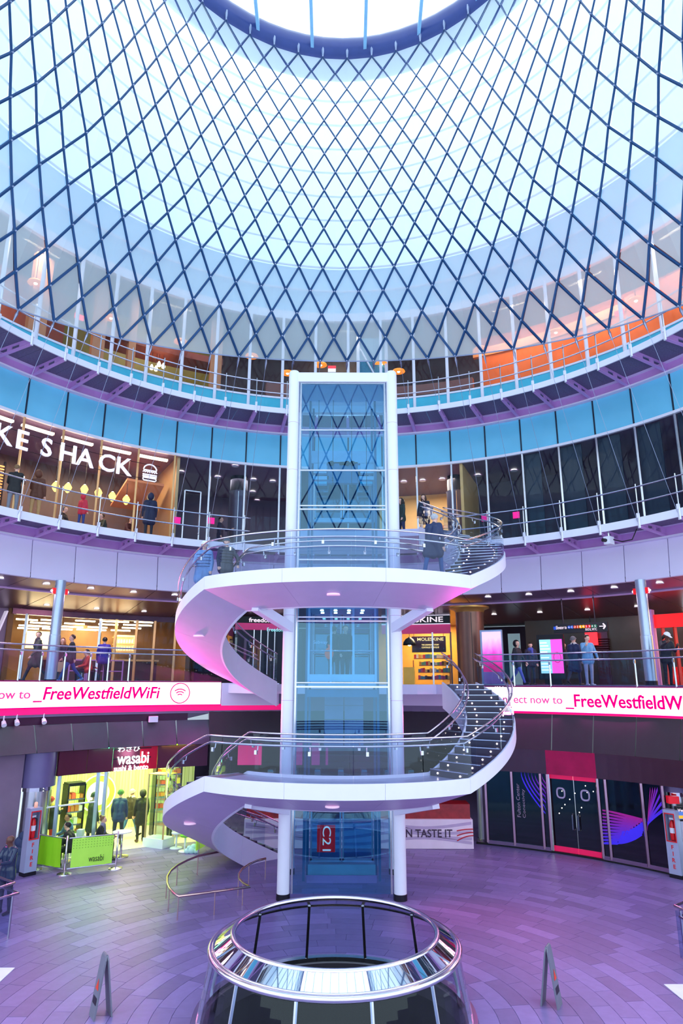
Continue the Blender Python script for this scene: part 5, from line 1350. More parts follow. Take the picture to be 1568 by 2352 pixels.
# ---- big round piers and fire cabinets
def pier(label, x, y):
    o = thing('round_pier', label, 'column', (x, y, 0))
    b = MB(); b.lathe([(.46, .0), (.46, 2.1)], (x, y, 0), 32); smooth_rev(b.build('steel_shaft', M_STEEL, o))
    b = MB(); b.lathe([(.48, 2.1), (.48, 2.22)], (x, y, 0), 32); b.build('collar', M_CHROME, o)
    b = MB(); b.lathe([(.55, 2.22), (.55, 3.3)], (x, y, 0), 32); smooth_rev(b.build('upper_shaft', mat('pier_purple', (104, 92, 142), 0.35, 0.2), o))
    return o
pier('thick steel pier with a purple upper half beside the sushi shop', -9.55, 8.35)
pier('thick steel pier with a purple upper half at the right edge', 10.2, 7.75)
def fire_cab(label, lab2, px, py, face):
    p = at_z(px, py, 0)
    o = thing('fire_cabinet', label, 'cabinet', (p.x, p.y, 0))
    c_, s_ = math.cos(R_(face)), math.sin(R_(face))
    T = lambda u, d, z: Vector((p.x + c_ * u + s_ * d, p.y + s_ * u - c_ * d, z))   # u along front, d outwards
    W, D = .36, .28
    def pbox(name, m, u0, u1, d0, d1, z0, z1):
        b = MB(); v = [T(u, d, z) for u in (u0, u1) for d in (d0, d1) for z in (z0, z1)]
        b.add(v, [(0, 1, 3, 2), (4, 6, 7, 5), (0, 4, 5, 1), (2, 3, 7, 6), (0, 2, 6, 4), (1, 5, 7, 3)]); return b.build(name, m, o)
    mm = mat('cabinet_grey', (168, 174, 206), 0.35, 0.2)
    pbox('lower_body', mm, -W / 2, W / 2, -D, 0, .1, .95); pbox('plinth', M_DARKM, -W / 2, W / 2, -D, .01, 0, .1)
    pbox('back_panel', mm, -W / 2, W / 2, -D, -D + .03, .95, 1.72); pbox('top', mm, -W / 2, W / 2, -D, 0, 1.72, 1.8)
    pbox('side_panel', mm, -W / 2, -W / 2 + .03, -D, 0, .95, 1.72); pbox('side_panel', mm, W / 2 - .03, W / 2, -D, 0, .95, 1.72)
    mr = mat('frame_red', (220, 30, 40), 0.4)
    for u0, u1, z0, z1 in ((-W / 2 + .03, W / 2 - .03, .95, .98), (-W / 2 + .03, W / 2 - .03, 1.69, 1.72), (-W / 2 + .03, -W / 2 + .055, .98, 1.69), (W / 2 - .055, W / 2 - .03, .98, 1.69)):
        pbox('red_frame', mr, u0, u1, 0, .012, z0, z1)
    for i, ch in enumerate('FIRE'):
        v, f = text_mesh(ch, 1.0, .02, .004); v = fit_text(v, None, .11); wd = max(q[0] for q in v)
        b = MB(); b.add([T(q[0] - wd / 2, .004 + q[2], .76 - i * .17 + q[1]) for q in v], f); b.build('letter', mr, o)
    e = thing('fire_extinguisher', lab2, 'extinguisher', T(0, -.12, .98))
    q = T(0, -.12, .98)
    b = MB(); b.lathe([(.001, 0), (.075, 0), (.08, .03), (.08, .42), (.05, .5), (.02, .54)], q, 16); b.build('cylinder', mat('extinguisher_red', (215, 16, 28), 0.25), e, True)
    b = MB(); b.lathe([(.082, .2), (.082, .34)], q, 16); b.build('label_band', M_WHITE, e)
    b = MB(); b.box(q.x, q.y, q.z + .58, .12, .04, .05, face); b.build('handle', M_WHITE, e)
    b = MB(); b.tube([q + Vector((.0, 0, .56)), q + Vector((c_ * .1, s_ * .1, .5)), q + Vector((c_ * .1, s_ * .1, .2))], .014, 6); b.build('hose', M_BLACK, e)
    return o
fire_cab('grey fire cabinet lettered in red beside the left pier', 'red fire extinguisher inside the left grey cabinet', 68, 2012, 52)
fire_cab('grey fire cabinet lettered in red at the right edge', 'red fire extinguisher inside the right grey cabinet', 1552, 2018, -52)
p = at_r(68, 1868, 11.2); b = MB(); p = at_z(68, 2012, 0); b.lathe([(.05, 0), (.05, .12), (.03, .15)], (p.x - .08, p.y + .1, 1.8), 14); tag(b.build('beacon', mat('beacon', (230, 170, 150), 0.3, emit=0.3), smooth=True), 'small beacon lamp on top of the left fire cabinet', 'light')
a, c = at_y(1549, 1852, 6.95), at_y(1590, 1886, 6.95)
o = thing('vending_screen', 'small dark screen with a yellow and blue picture on the right pier', 'screen', (a.x, 6.95, c.z))
b = MB(); b.box((a.x + c.x) / 2, 6.95, (a.z + c.z) / 2, c.x - a.x, .08, a.z - c.z); b.build('casing', M_BLACK, o)
b = MB(); b.box((a.x + c.x) / 2, 6.9, (a.z * .4 + c.z * .6), (c.x - a.x) * .86, .02, (a.z - c.z) * .5); b.build('picture', emis('picture_blue', (90, 130, 220), .7), o)
b = MB(); b.box((a.x + c.x) / 2, 6.885, (a.z * .3 + c.z * .7), (c.x - a.x) * .8, .01, (a.z - c.z) * .2); b.build('picture_band', emis('picture_yellow', (250, 180, 60), .8), o)
flat_text('lettering', 'Vending', M_SGW, (a.x + .05, 6.9, a.z - .16), (1, 0, 0), (0, 0, 1), .42, .1, o, .01)
b = MB(); a = at_y(1540, 1838, 7.0); b.box(a.x + .1, 7.1, a.z, .3, .2, .2); o = tag(b.build('pull_station', mat('pull_red', (220, 16, 40), 0.35, emit=.2)), 'small red alarm box on the collar of the right pier', 'alarm')
# ---- polished column beside the hoarding
x, y = 5.15, 11.6
o = thing('polished_column', 'slim polished column standing right of the tasting counter', 'column', (x, y, 0))
b = MB(); b.lathe([(.27, .08), (.27, 3.3)], (x, y, 0), 28); smooth_rev(b.build('shaft', M_STLT, o))
b = MB(); b.lathe([(.3, 0), (.3, .08)], (x, y, 0), 28); b.build('base', M_STEEL, o)

# ---- tasting counter behind the stair
kt = thing('tasting_counter', 'long white tasting counter with grey swirls and red upper panel behind the lift', 'counter', (.6, 10.8, 0))
b = MB(); b.box(.6, 10.8, .46, 7.7, 1.0, .9); b.build('counter_body', mat('counter_white', (226, 206, 226), 0.45, emit=0.06), kt)
b = MB(); b.box(.6, 10.85, 1.14, 7.6, .8, .46)
def redswirl():
    m = mat('red_swirl', (150, 30, 40), 0.3, var=0.4, scale=4); return m
b.build('upper_panel', redswirl(), kt)
for k in range(4):
    pts = []
    for i in range(25):
        u = i / 24; xx = -3.2 + 7.6 * u; pts.append((xx, .2 + k * .17 + .1 * math.sin(3.2 * PI * u + k)))
    b = MB(); v = []
    for xx, zz in pts: v += [(xx, 10.295, zz), (xx, 10.295, zz + .09)]
    b.add(v, [(2 * i, 2 * i + 2, 2 * i + 3, 2 * i + 1) for i in range(24)]); b.build('swirl', mat('swirl_grey', (198, 172, 206), 0.5), kt)
flat_text('lettering', 'CAN TASTE IT', mat('ink_dark', (66, 40, 70), 0.5), (1.75, 10.285, .36), (1, 0, 0), (0, 0, 1), 2.0, .25, kt, .012)
for k in range(3):
    b = MB(); b.tube([(3.9 + .55 * i / 8, 10.285, .36 + k * .1 - .16 * (1 - i / 8) ** 2 * (3 - k) / 3 * 1.0 + .06) for i in range(9)], .018, 5); b.build('red_stroke', mat('stroke_red', (200, 30, 50), 0.5), kt)
# hanging magenta panels and fare gates in the concourse behind
for i, (x0, x1) in enumerate(((548, 566), (568, 600), (648, 672), (674, 694), (716, 734), (748, 753))):
    a, c = at_y(x0, 1686, 14.5), at_y(x1, 1757, 14.5)
    b = MB(); b.box((a.x + c.x) / 2, 14.5, (a.z + c.z) / 2 + .3, c.x - a.x, .06, a.z - c.z + .6); tag(b.build('hanging_banner', M_MAGP), 'magenta banner hanging in the concourse behind the lower landing', 'banner', 'magenta concourse banners')
for i in range(7):
    x = -3.6 + i * 1.2
    o = thing('fare_gate', 'grey fare gate in the dim concourse behind the lift', 'gate', (x, 23, 0), 'fare gates in the concourse')
    b = MB(); b.box(x, 23, .5, .3, 1.4, 1.0); b.build('cabinet', M_STLT, o)
    b = MB(); b.box(x, 22.28, 1.02, .26, .12, .1); b.build('reader', M_TEAL, o)
    b = MB(); b.bar((x + .15, 23, .8), (x + .55, 23, .7), .04); b.build('arm', M_STEEL, o)
b = MB(); b.box(0, 36, 1.6, 30, .2, 3.4); st(b.build('wall_concourse_back', M_DPURP))
for s_ in (-1, 1):
    b = MB(); b.box(s_ * 8.5, 26, 1.6, .2, 20, 3.4); st(b.build('wall_concourse_side', M_DPURP))
b = MB(); b.box(0, 24.4, 3.3, 18, 24, .1); st(b.build('ceiling_concourse', M_DGREY))
lamp('AREA', (0, 20, 3.2), 60, (.85, .8, 1.0), 4, (0, 0, 0))

# ---- dark glass storefront on the right
ds = struct('window_8')
RS = 12.0
tx = {x: ang(at_r(x, y, RS)) for x, y in ((1120, 1920), (1182, 1928), (1250, 1938), (1267, 1946), (1386, 1967), (1404, 1967), (1490, 1983), (1541, 2001))}
k_ = list(tx.values())
M_DKGL = mat('black_glass', (10, 8, 14), 0.06, 0.0, spec=0.6, coat=0.5, var=0)
b = MB(); b.rev([(RS - .02, 3.18), (RS - .02, 2.42), (RS + .2, 2.42), (RS + .2, 3.18)], k_[0] + 2, k_[3], 8); b.build('header_panel', M_BROWNH, ds)
b = MB(); b.rev([(RS - .02, 3.18), (RS - .02, 2.42), (RS + .2, 2.42), (RS + .2, 3.18)], k_[3], k_[4], 8); b.build('header_panel', mat('rose_header', (196, 26, 84), 0.3, 0.4, var=.2, scale=2), ds)
b = MB(); b.rev([(RS - .02, 3.18), (RS - .02, 2.42), (RS + .2, 2.42), (RS + .2, 3.18)], k_[4], 12, 20); b.build('header_panel', M_BROWNH, ds)
for i in (0, 1, 2, 3, 4, 5, 6, 7):
    b = MB(); b.bar(pol(RS - .03, k_[i], .1), pol(RS - .03, k_[i], 2.42), .07, .07); b.build('mullion', mat('rose_metal', (176, 140, 166), 0.25, 0.9), ds)
for i in (0, 1, 2, 4, 5, 6):
    b = MB(); b.rev([(RS, 2.42), (RS, .16), (RS + .03, .16), (RS + .03, 2.42)], k_[i], k_[i + 1], 4); b.build('pane', M_DKGL, ds)
    b = MB(); b.rev([(RS - .04, .17), (RS - .04, .06), (RS + .05, .06), (RS + .05, .17)], k_[i], k_[i + 1], 4); b.build('sill', MATS['rose_metal'], ds)
b = MB(); b.rev([(RS + .02, .06), (RS + .02, 0), (RS + .1, 0), (RS + .1, .06)], k_[0] + 2, 12, 24); b.build('plinth', M_BLACK, ds)
dd = struct('door_6')
mid = (k_[3] + k_[4]) / 2
for a, c in ((k_[3] - .2, mid + .05), (mid - .05, k_[4] + .2)):
    b = MB(); b.rev([(RS + .12, 2.28), (RS + .12, .22), (RS + .15, .22), (RS + .15, 2.28)], a, c, 4); lf = b.build('door_leaf', M_DKGL, dd)
    b = MB(); b.rev([(RS + .1, .22), (RS + .1, .03), (RS + .16, .03), (RS + .16, .22)], a, c, 4); b.build('kick_plate', mat('rose_lit_plate', (226, 30, 90), 0.3, 0.3, emit=0.25), lf)  # red light on the kick plates is put into colour and glow
    b = MB(); b.rev([(RS + .1, 2.42), (RS + .1, 2.28), (RS + .16, 2.28), (RS + .16, 2.42)], a, c, 4); b.build('transom', MATS['rose_lit_plate'], lf)
    s_ = 1 if a > mid else -1
    t = mid + s_ * .45
    b = MB(); b.tube([pol(RS + .1, t, 1.25), pol(RS + .03, t, 1.22), pol(RS + .03, t, .78), pol(RS + .1, t, .75)], .018, 6); b.build('pull_handle', M_STEEL, lf)
    q = pol(RS + .1, (a + c) / 2 + .2, 1.85); r = Vector((math.sin(R_(mid)), -math.cos(R_(mid)), 0))
    b = MB(); b.tube([q + r * .13 * math.copysign(abs(math.cos(2 * PI * i / 20)) ** .7, math.cos(2 * PI * i / 20)) + Vector((0, 0, .15 * math.copysign(abs(math.sin(2 * PI * i / 20)) ** .7, math.sin(2 * PI * i / 20)))) for i in range(20)], .028, 6, True); b.build('round_decal', mat('decal_lilac', (176, 160, 196), 0.4), lf)
# printed graphics on the panes
def strip(pts, w0, w1, m, R=RS - .012):
    b = MB(); v = []; n = len(pts)
    for i, (x, y) in enumerate(pts):
        q = at_r(x, y, R); ww = (w0 + (w1 - w0) * i / (n - 1)) / 2
        v += [q + Vector((0, 0, ww)), q - Vector((0, 0, ww))]
    b.add(v, [(2 * i, 2 * i + 2, 2 * i + 3, 2 * i + 1) for i in range(n - 1)]); b.build('printed_band', m, ds)
def mixc(u): return mat('band_%d' % int(u * 20), tuple(int(a + (c - a) * u) for a, c in zip((150, 20, 130), (60, 40, 220))), .4, emit=.22)
for i in range(11):
    u = i / 10; xs = [1383 + (1478 - 6 * i - 1383) * k / 8 for k in range(9)]
    strip([(x, 1861 + 7.6 * i + (24 - 2.9 * i) * ((x - 1383) / 95) ** 1.2) for x in xs], .045, .10 + .02 * (i > 7), mixc(u))
for i in range(7):
    u = i / 6
    strip([(1418 + 8 * k + i * 1.5, 1937 - .2 * k - (i * 4.2) - (k ** 2) * (.42 + .02 * i)) for k in range(8)], .05, .1, mixc(1.0))
for i in range(7):
    u = i / 6; x1 = 1493 + 5.5 * i; y1 = 1812 + 11 * max(0, i - 3) * 1.4
    strip([(1486 + (x1 - 1486) * (k / 8) ** 1.1, (1905 - i * 2) + (y1 - 1905 + i * 2) * (k / 8) ** .9) for k in range(9)], .10, .10, mixc(u * .9))
for i in range(8):
    u = i / 7
    pts = []
    for k in range(10):
        v = k / 9; pts.append((1196 + 8 * i * (1 - v * .3) + (1252 - 1196 - 5 * i * (1 - v)) * v ** 1.4, 1776 + (1868 - 8 * i - 1776) * v))
    strip([(min(x, 1253), y) for x, y in pts], .12 - .008 * i, .05, mixc(1 - u * .85))
t_ = ang(at_r(1192, 1840, RS - .02)); rt = Vector((math.sin(R_(t_)), -math.cos(R_(t_)), 0))
q = at_r(1196, 1877, RS - .03); mm = mat('etch_grey', (150, 130, 160), .4, emit=.08)
flat_text('lettering', 'Fulton Center', mm, q, (0, 0, 1), -rt, 1.06, .12, ds, -.004)
q = at_r(1209, 1879, RS - .03)
flat_text('lettering', 'Conectivity', mm, q, (0, 0, 1), -rt, .9, .12, ds, -.004)
for px, py in ((1290, 1817), (1308, 1836), (1297, 1848), (1290, 1856), (1284, 1868), (1344, 1805), (1348, 1820), (1335, 1855), (1330, 1866), (1327, 1876), (1362, 1818), (1320, 1822)):
    p = at_r(px, py, RS + .115)  # glowing dots stand for reflected downlights on the door glass
    b = MB(); b.sph(p, .013, .013, .013, 8, 6); tag(b.build('reflection_dot', M_LED), 'tiny white painted reflection in the dark door glass', 'light', 'painted reflections in the dark doors')
wall('wall_lower_right', 12.25, 0, 3.2, 10, 33.5, mat('pier_wall', (86, 78, 110), 0.4))
wall('wall_lower_left', 12.5, 0, 3.26, 141.4, 170, M_STONE)
wall('wall_lower_end', 12.3, 0, 3.2, 62.8, 66, M_DPURP)

# ---- low guard rail on the floor round the stair foot
gp = [(610, 1972), (590, 1977), (572, 1985), (556, 1996), (548, 2008), (549, 2018), (558, 2028), (574, 2037), (410, 2059), (398, 2051), (389, 2041), (384, 2029), (384, 2014), (392, 2000), (408, 1987), (430, 1976), (455, 1966), (505, 1956)]
g = thing('guard_rail', 'low bronze guard rail on the floor round the foot of the stair', 'railing', at_z(470, 2040, 0))
M_BRZ = mat('bronze_rail', (214, 176, 170), 0.22, 1.0)
pts = [at_z(x, y, .5) for x, y in gp]
b = MB(); b.tube(pts, .03, 8); b.build('rail', M_BRZ, g, True)
for i in (0, 2, 4, 6, 8, 10, 12, 14, 16): 
    p = pts[i]; b = MB(); b.bar((p.x, p.y, 0), (p.x, p.y, .49), .04, .02); b.build('post', M_BRZ, g)
p = pts[7].lerp(pts[8], .5); b = MB(); b.bar((p.x, p.y, 0), (p.x, p.y, .49), .04, .02); b.build('post', M_BRZ, g)

# ---- escalator head railings cut by the frame on either side
def head_rail(label, pts_t, pts_m, corner):
    o = thing('railing', label, 'railing', (corner.x, corner.y, 0))
    b = MB(); b.tube(pts_t, .028, 8); b.build('rail', M_RAIL, o, True)
    b = MB(); b.tube(pts_m, .028, 8); b.build('rail', M_RAIL, o, True)
    for i in range(len(pts_t) - 1):
        a, c = pts_t[i], pts_t[i + 1]; b = MB(); b.add([(a.x, a.y, .05), (c.x, c.y, .05), (c.x, c.y, a.z - .08), (a.x, a.y, a.z - .08)], [(0, 1, 2, 3)]); b.build('glass_pane', M_GLASSR, o)
    b = MB(); b.bar((corner.x, corner.y, 0), (corner.x, corner.y, .9), .05, .03); b.build('post', M_STEEL, o)
    return o
a1, a2, a3 = at_z(-60, 1992, 1.08), at_z(33, 2028, 1.08), at_z(-70, 2062, 1.08)
head_rail('glass railing with a pointed corner at the left edge of the floor', [a1, a2, a3], [Vector((a1.x, a1.y, .9)), a2 + (a2 - (a1 + a3) / 2).normalized() * .12 + Vector((0, 0, -.2)), Vector((a3.x, a3.y, .9))], Vector((a2.x, a2.y, 0)))
a1, a2, a3 = at_z(1640, 2045, .98), at_z(1549, 2081, .98), at_z(1640, 2120, .98)
head_rail('glass railing with a pointed corner at the right edge of the floor', [a1, a2, a3], [Vector((a1.x, a1.y, .8)), a2 + Vector((.08, 0, -.2)), Vector((a3.x, a3.y, .8))], Vector((a2.x + .1, a2.y, 0)))

# ---- folding floor signs
def wet_sign(label, p, rz):
    o = thing('floor_sign', label, 'floor sign', (p.x, p.y, 0), None, R_(rz))
    ORG[o] = Vector((0, 0, 0))
    m = mat('sign_plastic', (112, 110, 130), 0.45); H = .9
    for s_ in (-1, 1):
        b = MB(); v = []
        for (y, z) in ((-.15, 0), (.15, 0), (.13, H * .93), (.1, H), (-.1, H), (-.13, H * .93)):
            x = s_ * (.13 * (1 - z / H) + .012); v += [(x - .012, y, z), (x + .012, y, z)]
        n = 6; b.add(v, [tuple(2 * i for i in range(n)), tuple(2 * i + 1 for i in range(n - 1, -1, -1))] + [(2 * i, 2 * ((i + 1) % n), 2 * ((i + 1) % n) + 1, 2 * i + 1) for i in range(n)])
        lf = b.build('leaf', m, o, local=True)
        b = MB(); x = s_ * .09 + s_ * .012; f_ = lambda z: s_ * (.13 * (1 - z / H) + .028)
        b.add([(f_(.4), -.08, .4), (f_(.4), .08, .4), (f_(.56), 0, .56)], [(0, 1, 2)]); b.build('warning_triangle', mat('warn_red', (230, 60, 30), 0.5), lf, local=True)
        b = MB(); b.add([(f_(.2), -.1, .2), (f_(.2), .1, .2), (f_(.3), .1, .3), (f_(.3), -.1, .3)], [(0, 1, 2, 3)]); b.build('print_block', M_DARKM, lf, local=True)
    b = MB(); b.cyl((0, -.1, H), (0, .1, H), .02, .02, 8); b.build('hinge', m, o, local=True)
    return o
wet_sign('folding grey floor sign standing left of the round opening', at_z(231, 2333, 0), 34)
wet_sign('folding grey floor sign standing right of the round opening', at_z(1266, 2308, 0), -30)
# ---- light patches painted as white slabs on the floor, cut by the frame
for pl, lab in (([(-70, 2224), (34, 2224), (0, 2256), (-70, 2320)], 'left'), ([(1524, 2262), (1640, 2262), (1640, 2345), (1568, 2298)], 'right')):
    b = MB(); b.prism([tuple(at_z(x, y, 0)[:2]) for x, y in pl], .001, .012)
    tag(b.build('floor_tint', mat('light_patch_white', (236, 224, 246), 0.6)), 'painted light patch on the floor cut off by the %s edge near the bottom' % lab, 'light patch')
# ---- spotlights in the dark slot above the sushi shop
for px, py in ((38, 1655), (100, 1652), (8, 1658)):
    p = at_r(px, py, 12.35)
    o = thing('spotlight', 'small white spotlight in the dark slot under the left display', 'light', p, 'spotlights in the dark slot')
    b = MB(); b.cyl(p, p + Vector((.08, -.1, -.1)), .06, .075, 12); b.build('head', M_WHITE, o)
    b = MB(); b.bar(p, p + Vector((0, 0, .18)), .03); b.build('stem', M_WHITE, o)
b = MB(); p = at_r(352, 1652, 12.22); b.box(*p, .12, .3, .2, ang(p)); tag(b.build('slot_box', M_PANEL), 'pinkish junction box at the end of the dark slot', 'box')

# ================================================================== PEOPLE
SKIN = [mat('skin_light', (226, 176, 158), 0.5), mat('skin_tan', (190, 130, 104), 0.5), mat('skin_dark', (96, 58, 50), 0.45)]
def cloth(rgb, rough=.7): return mat('cloth_%d_%d_%d' % rgb, rgb, rough, var=.1, scale=9, bump=.15)
def person(label, pos, face=0, h=1.75, top=(30, 34, 50), legs=(40, 44, 60), shoes=(24, 22, 28), skin=0, hair='short', hairc=(40, 28, 24), hatc=(60, 80, 60),
           lean=0, legL=(3, 3), legR=(-3, 3), armL=(5, 12, 14), armR=(5, 12, 14), head=(0, 0), coat=.12, puff=0.0, scarf=None, sit=False, gloss=.7, stripes=None, bagm=None):
    s = h / 1.76
    P = thing('person', label, 'person', pos, None, R_(face)); ORG[P] = Vector((0, 0, 0))
    caps = []   # p0,p1,r0,r1,matindex   0 top 1 legs 2 shoes 3 skin
    V = Vector
    def rot(a): a = R_(a); return V((0, -math.sin(a), -math.cos(a)))
    pel = V((0, 0, 0)); L = R_(lean)
    upv = V((0, -math.sin(L), math.cos(L)))
    hips = {}
    for sd, (a, k) in ((-1, legL), (1, legR)):
        hip = V((sd * .092, 0, 0)); kn = hip + rot(a) * .43 + V((sd * .015, 0, 0)); an = kn + rot(a - k) * .41
        caps += [(hip, kn, .092, .062, 1), (kn, an, .06, .045, 1)]
        if sit: fd = V((0, -1, 0))
        else:
            fa = R_(max(-50, min(35, (a - k) * .6))); fd = V((0, -math.cos(fa), math.sin(fa)))
        toe = an + fd * .17 + V((sd * .02, 0, -.045)); heel = an - fd * .035 + V((0, 0, -.04))
        caps += [(heel, toe, .042, .036, 2), (an, heel, .045, .042, 2)]
        hips[sd] = (hip, kn)
    g = 1 + puff
    ch = pel + upv * .34; nb = pel + upv * .50
    caps += [(V((-.07, 0, .0)), V((.07, 0, .0)), .115, .115, 0 if coat > .05 else 1)]
    w1 = pel + upv * .16; caps += [(w1 + V((-.06, 0, 0)), w1 + V((.06, 0, 0)), .112 * g, .112 * g, 0)]
    caps += [(pel + V((-.06, 0, .05)), ch + V((-.08, 0, 0)), .112 * g, .12 * g, 0), (pel + V((.06, 0, .05)), ch + V((.08, 0, 0)), .112 * g, .12 * g, 0)]
    sh0 = pel + upv * .445
    caps += [(sh0 + V((-.15, 0, 0)), sh0 + V((.15, 0, 0)), .072 * g, .072 * g, 0), (ch + V((-.07, 0, 0)), nb, .11, .06, 0), (ch + V((.07, 0, 0)), nb, .11, .06, 0)]
    if coat > .05:
        for sd in (-1, 1):
            hip, kn = hips[sd]; e = hip + (kn - hip).normalized() * coat
            caps.append((hip + V((-sd * .01, 0, .03)), e, .118 * g, .122 * g, 0))
        if not sit:
            e0 = hips[-1][0].lerp(hips[1][0], .5); e1 = hips[-1][1].lerp(hips[1][1], .5)
            caps.append((e0, e0 + (e1 - e0).normalized() * coat, .11 * g, .115 * g, 0))
    yaw, pit = R_(head[0]), R_(head[1])
    hc = nb + upv * .145 + V((0, -.02 - .05 * math.sin(pit), 0))
    caps.append((nb - upv * .03, hc - V((0, 0, .04)), .055, .052, 3))
    hm = Matrix.Translation(hc) @ Matrix.Rotation(yaw, 4, 'Z') @ Matrix.Rotation(pit, 4, 'X')
    H = lambda x, y, z: hm @ V((x, y, z))
    # head: skull, jaw, nose, ears
    caps += [(H(0, .012, .03), H(0, -.012, .03), .084, .082, 3), (H(0, .0, .03), H(0, -.03, -.055), .078, .05, 3), (H(0, -.085, .01), H(0, -.102, -.018), .012, .016, 3),
             (H(-.082, .005, .0), H(-.082, .01, .03), .014, .016, 3), (H(.082, .005, .0), H(.082, .01, .03), .014, .016, 3)]
    hands = []
    for sd, (a, ab, el) in ((-1, armL), (1, armR)):
        sp_ = sh0 + V((sd * .175, 0, 0)); ab_ = R_(ab)
        d = rot(a - lean * .5); d = V((sd * math.sin(ab_), d.y * math.cos(ab_), d.z * math.cos(ab_)))
        eb = sp_ + d * .285
        d2 = rot(a + el - lean * .5); d2 = V((-sd * math.sin(ab_) * .35 * (el / 60), d2.y, d2.z)).normalized()
        wr = eb + d2 * .25
        caps += [(sp_, eb, .062 * g, .05 * g, 0), (eb, wr, .05 * g, .038 * g, 0)]
        pm = wr + d2 * .075
        caps.append((wr, pm, .03, .036, 3))
        sv = V((1, 0, 0)); cv = d2.cross(sv).normalized()
        for q in range(4):
            o_ = sv * (q - 1.5) * .019; ln = (.065, .078, .072, .056)[q]
            k1 = pm + o_ + d2 * ln * .5 + cv * .008; k2 = pm + o_ + d2 * ln * .85 + cv * .035
            caps += [(pm + o_, k1, .0105, .0095, 3), (k1, k2, .0095, .008, 3)]
        t0 = wr + d2 * .03 - sv * sd * .03; caps.append((t0, t0 + d2 * .05 - sv * sd * .025 + cv * .02, .012, .01, 3))
        hands.append(pm)
    if scarf: caps.append((nb + V((-.04, -.03, 0)), nb + V((.04, -.03, .01)), .08, .08, 4)); caps.append((nb + V((.03, -.08, 0)), ch + V((.04, -.12, -.05)), .045, .05, 4))
    zmin = min(min(c[0].z - c[2], c[1].z - c[3]) for c in caps)
    off = V((0, 0, -zmin)) if not sit else V((0, 0, .5 / s))
    b = MB()
    for p0, p1, r0, r1, mi in caps:
        p0 = (p0 + off) * s; p1 = (p1 + off) * s; r0 *= s; r1 *= s
        b.tube([p0, p1], [r0, r1], 10)
        b.sph(p0, r0, r0, r0, 10, 8); b.sph(p1, r1, r1, r1, 10, 8)
    tmp = b.build('body_tmp', SKIN[0])
    rm = tmp.modifiers.new('r', 'REMESH'); rm.mode = 'VOXEL'; rm.voxel_size = .0165
    sm_ = tmp.modifiers.new('s', 'SMOOTH'); sm_.factor = .5; sm_.iterations = 2
    dg = bpy.context.evaluated_depsgraph_get(); dg.update()
    me = bpy.data.meshes.new_from_object(tmp.evaluated_get(dg)); me.name = 'body'
    bpy.data.objects.remove(tmp)
    me.materials.clear()
    mats = [cloth(top, gloss), cloth(legs), cloth(shoes, .5), SKIN[skin], cloth(scarf or (90, 90, 110))]
    for m in mats: me.materials.append(m)
    n = len(me.polygons); cen = np.empty(n * 3, 'f'); me.polygons.foreach_get('center', cen); cen = cen.reshape(-1, 3)
    best = np.full(n, 1e9); idx = np.zeros(n, 'i')
    for p0, p1, r0, r1, mi in caps:
        a = np.array((p0 + off) * s); c = np.array((p1 + off) * s); d = c - a; t = np.clip(((cen - a) @ d) / max(1e-9, d @ d), 0, 1)
        dist = np.linalg.norm(cen - (a + t[:, None] * d), axis=1) - (r0 + (r1 - r0) * t) * s
        w_ = dist < best; best[w_] = dist[w_]; idx[w_] = mi
    me.polygons.foreach_set('material_index', idx.astype('i')); me.shade_smooth()
    body = bpy.data.objects.new('body', me); COL.objects.link(body); body.parent = P
    hm2 = lambda x, y, z: (H(x, y, z) + off) * s
    def child(name, mb, m): return mb.build(name, m, P, True, local=True)
    # face
    e = MB()
    for sd in (-1, 1): e.sph(hm2(sd * .031, -.083, .022), .0085 * s, .007 * s, .007 * s, 8, 6)
    child('eyes', e, mat('eye_dark', (26, 20, 22), .3))
    e = MB(); e.tube([hm2(-.022, -.085, -.045), hm2(0, -.092, -.048), hm2(.022, -.085, -.045)], .006 * s, 6); child('mouth', e, mat('lips', (160, 84, 84), .5))
    hmat = mat('hair_%d_%d_%d' % hairc, hairc, .55, var=.2, scale=25)
    def cap(c, r, keep):
        t = MB(); t.sph((0, 0, 0), r[0], r[1], r[2], 18, 12)
        ok = [keep(*v) for v in t.v]; idxm = {}; o = MB(); vv = []
        for i, v in enumerate(t.v):
            if ok[i]: idxm[i] = len(vv); vv.append(hm2(c[0] + v[0], c[1] + v[1], c[2] + v[2]))
        o.add(vv, [tuple(idxm[i] for i in f) for f in t.f if all(ok[i] for i in f)]); return o
    if hair in ('short', 'long', 'bun'):
        child('hair', cap((0, .012, .04), (.094, .108, .1), lambda x, y, z: y > -.055 + max(0, -z) * 1.6 or z > .062), hmat)
        if hair == 'long':
            e = MB(); e.tube([hm2(0, .06, .04), hm2(0, .085, -.08), hm2(0, .075, -.2)], [.085 * s, .09 * s, .05 * s], 12)
            for sd in (-1, 1): e.tube([hm2(sd * .07, .0, .05), hm2(sd * .088, -.01, -.06), hm2(sd * .08, -.03, -.19)], [.03 * s, .034 * s, .02 * s], 8)
            child('long_hair', e, hmat)
        if hair == 'bun': e = MB(); e.sph(hm2(0, .09, .115), .045 * s); child('hair_bun', e, hmat)
    elif hair == 'beanie':
        hb = mat('knit_%d_%d_%d' % hatc, hatc, .9, bump=.3, scale=40)
        child('beanie', cap((0, .01, .035), (.102, .115, .115), lambda x, y, z: z > -.005 + max(0, y) * -.5), hb)
        e = MB(); e.tube([hm2(.1 * math.cos(2 * PI * i / 16), .01 + .112 * math.sin(2 * PI * i / 16), .04 - .04 * math.sin(2 * PI * i / 16)) for i in range(16)], .014 * s, 6, True); child('beanie_cuff', e, hb)
    elif hair == 'cap':
        hb = mat('cap_%d_%d_%d' % hatc, hatc, .7)
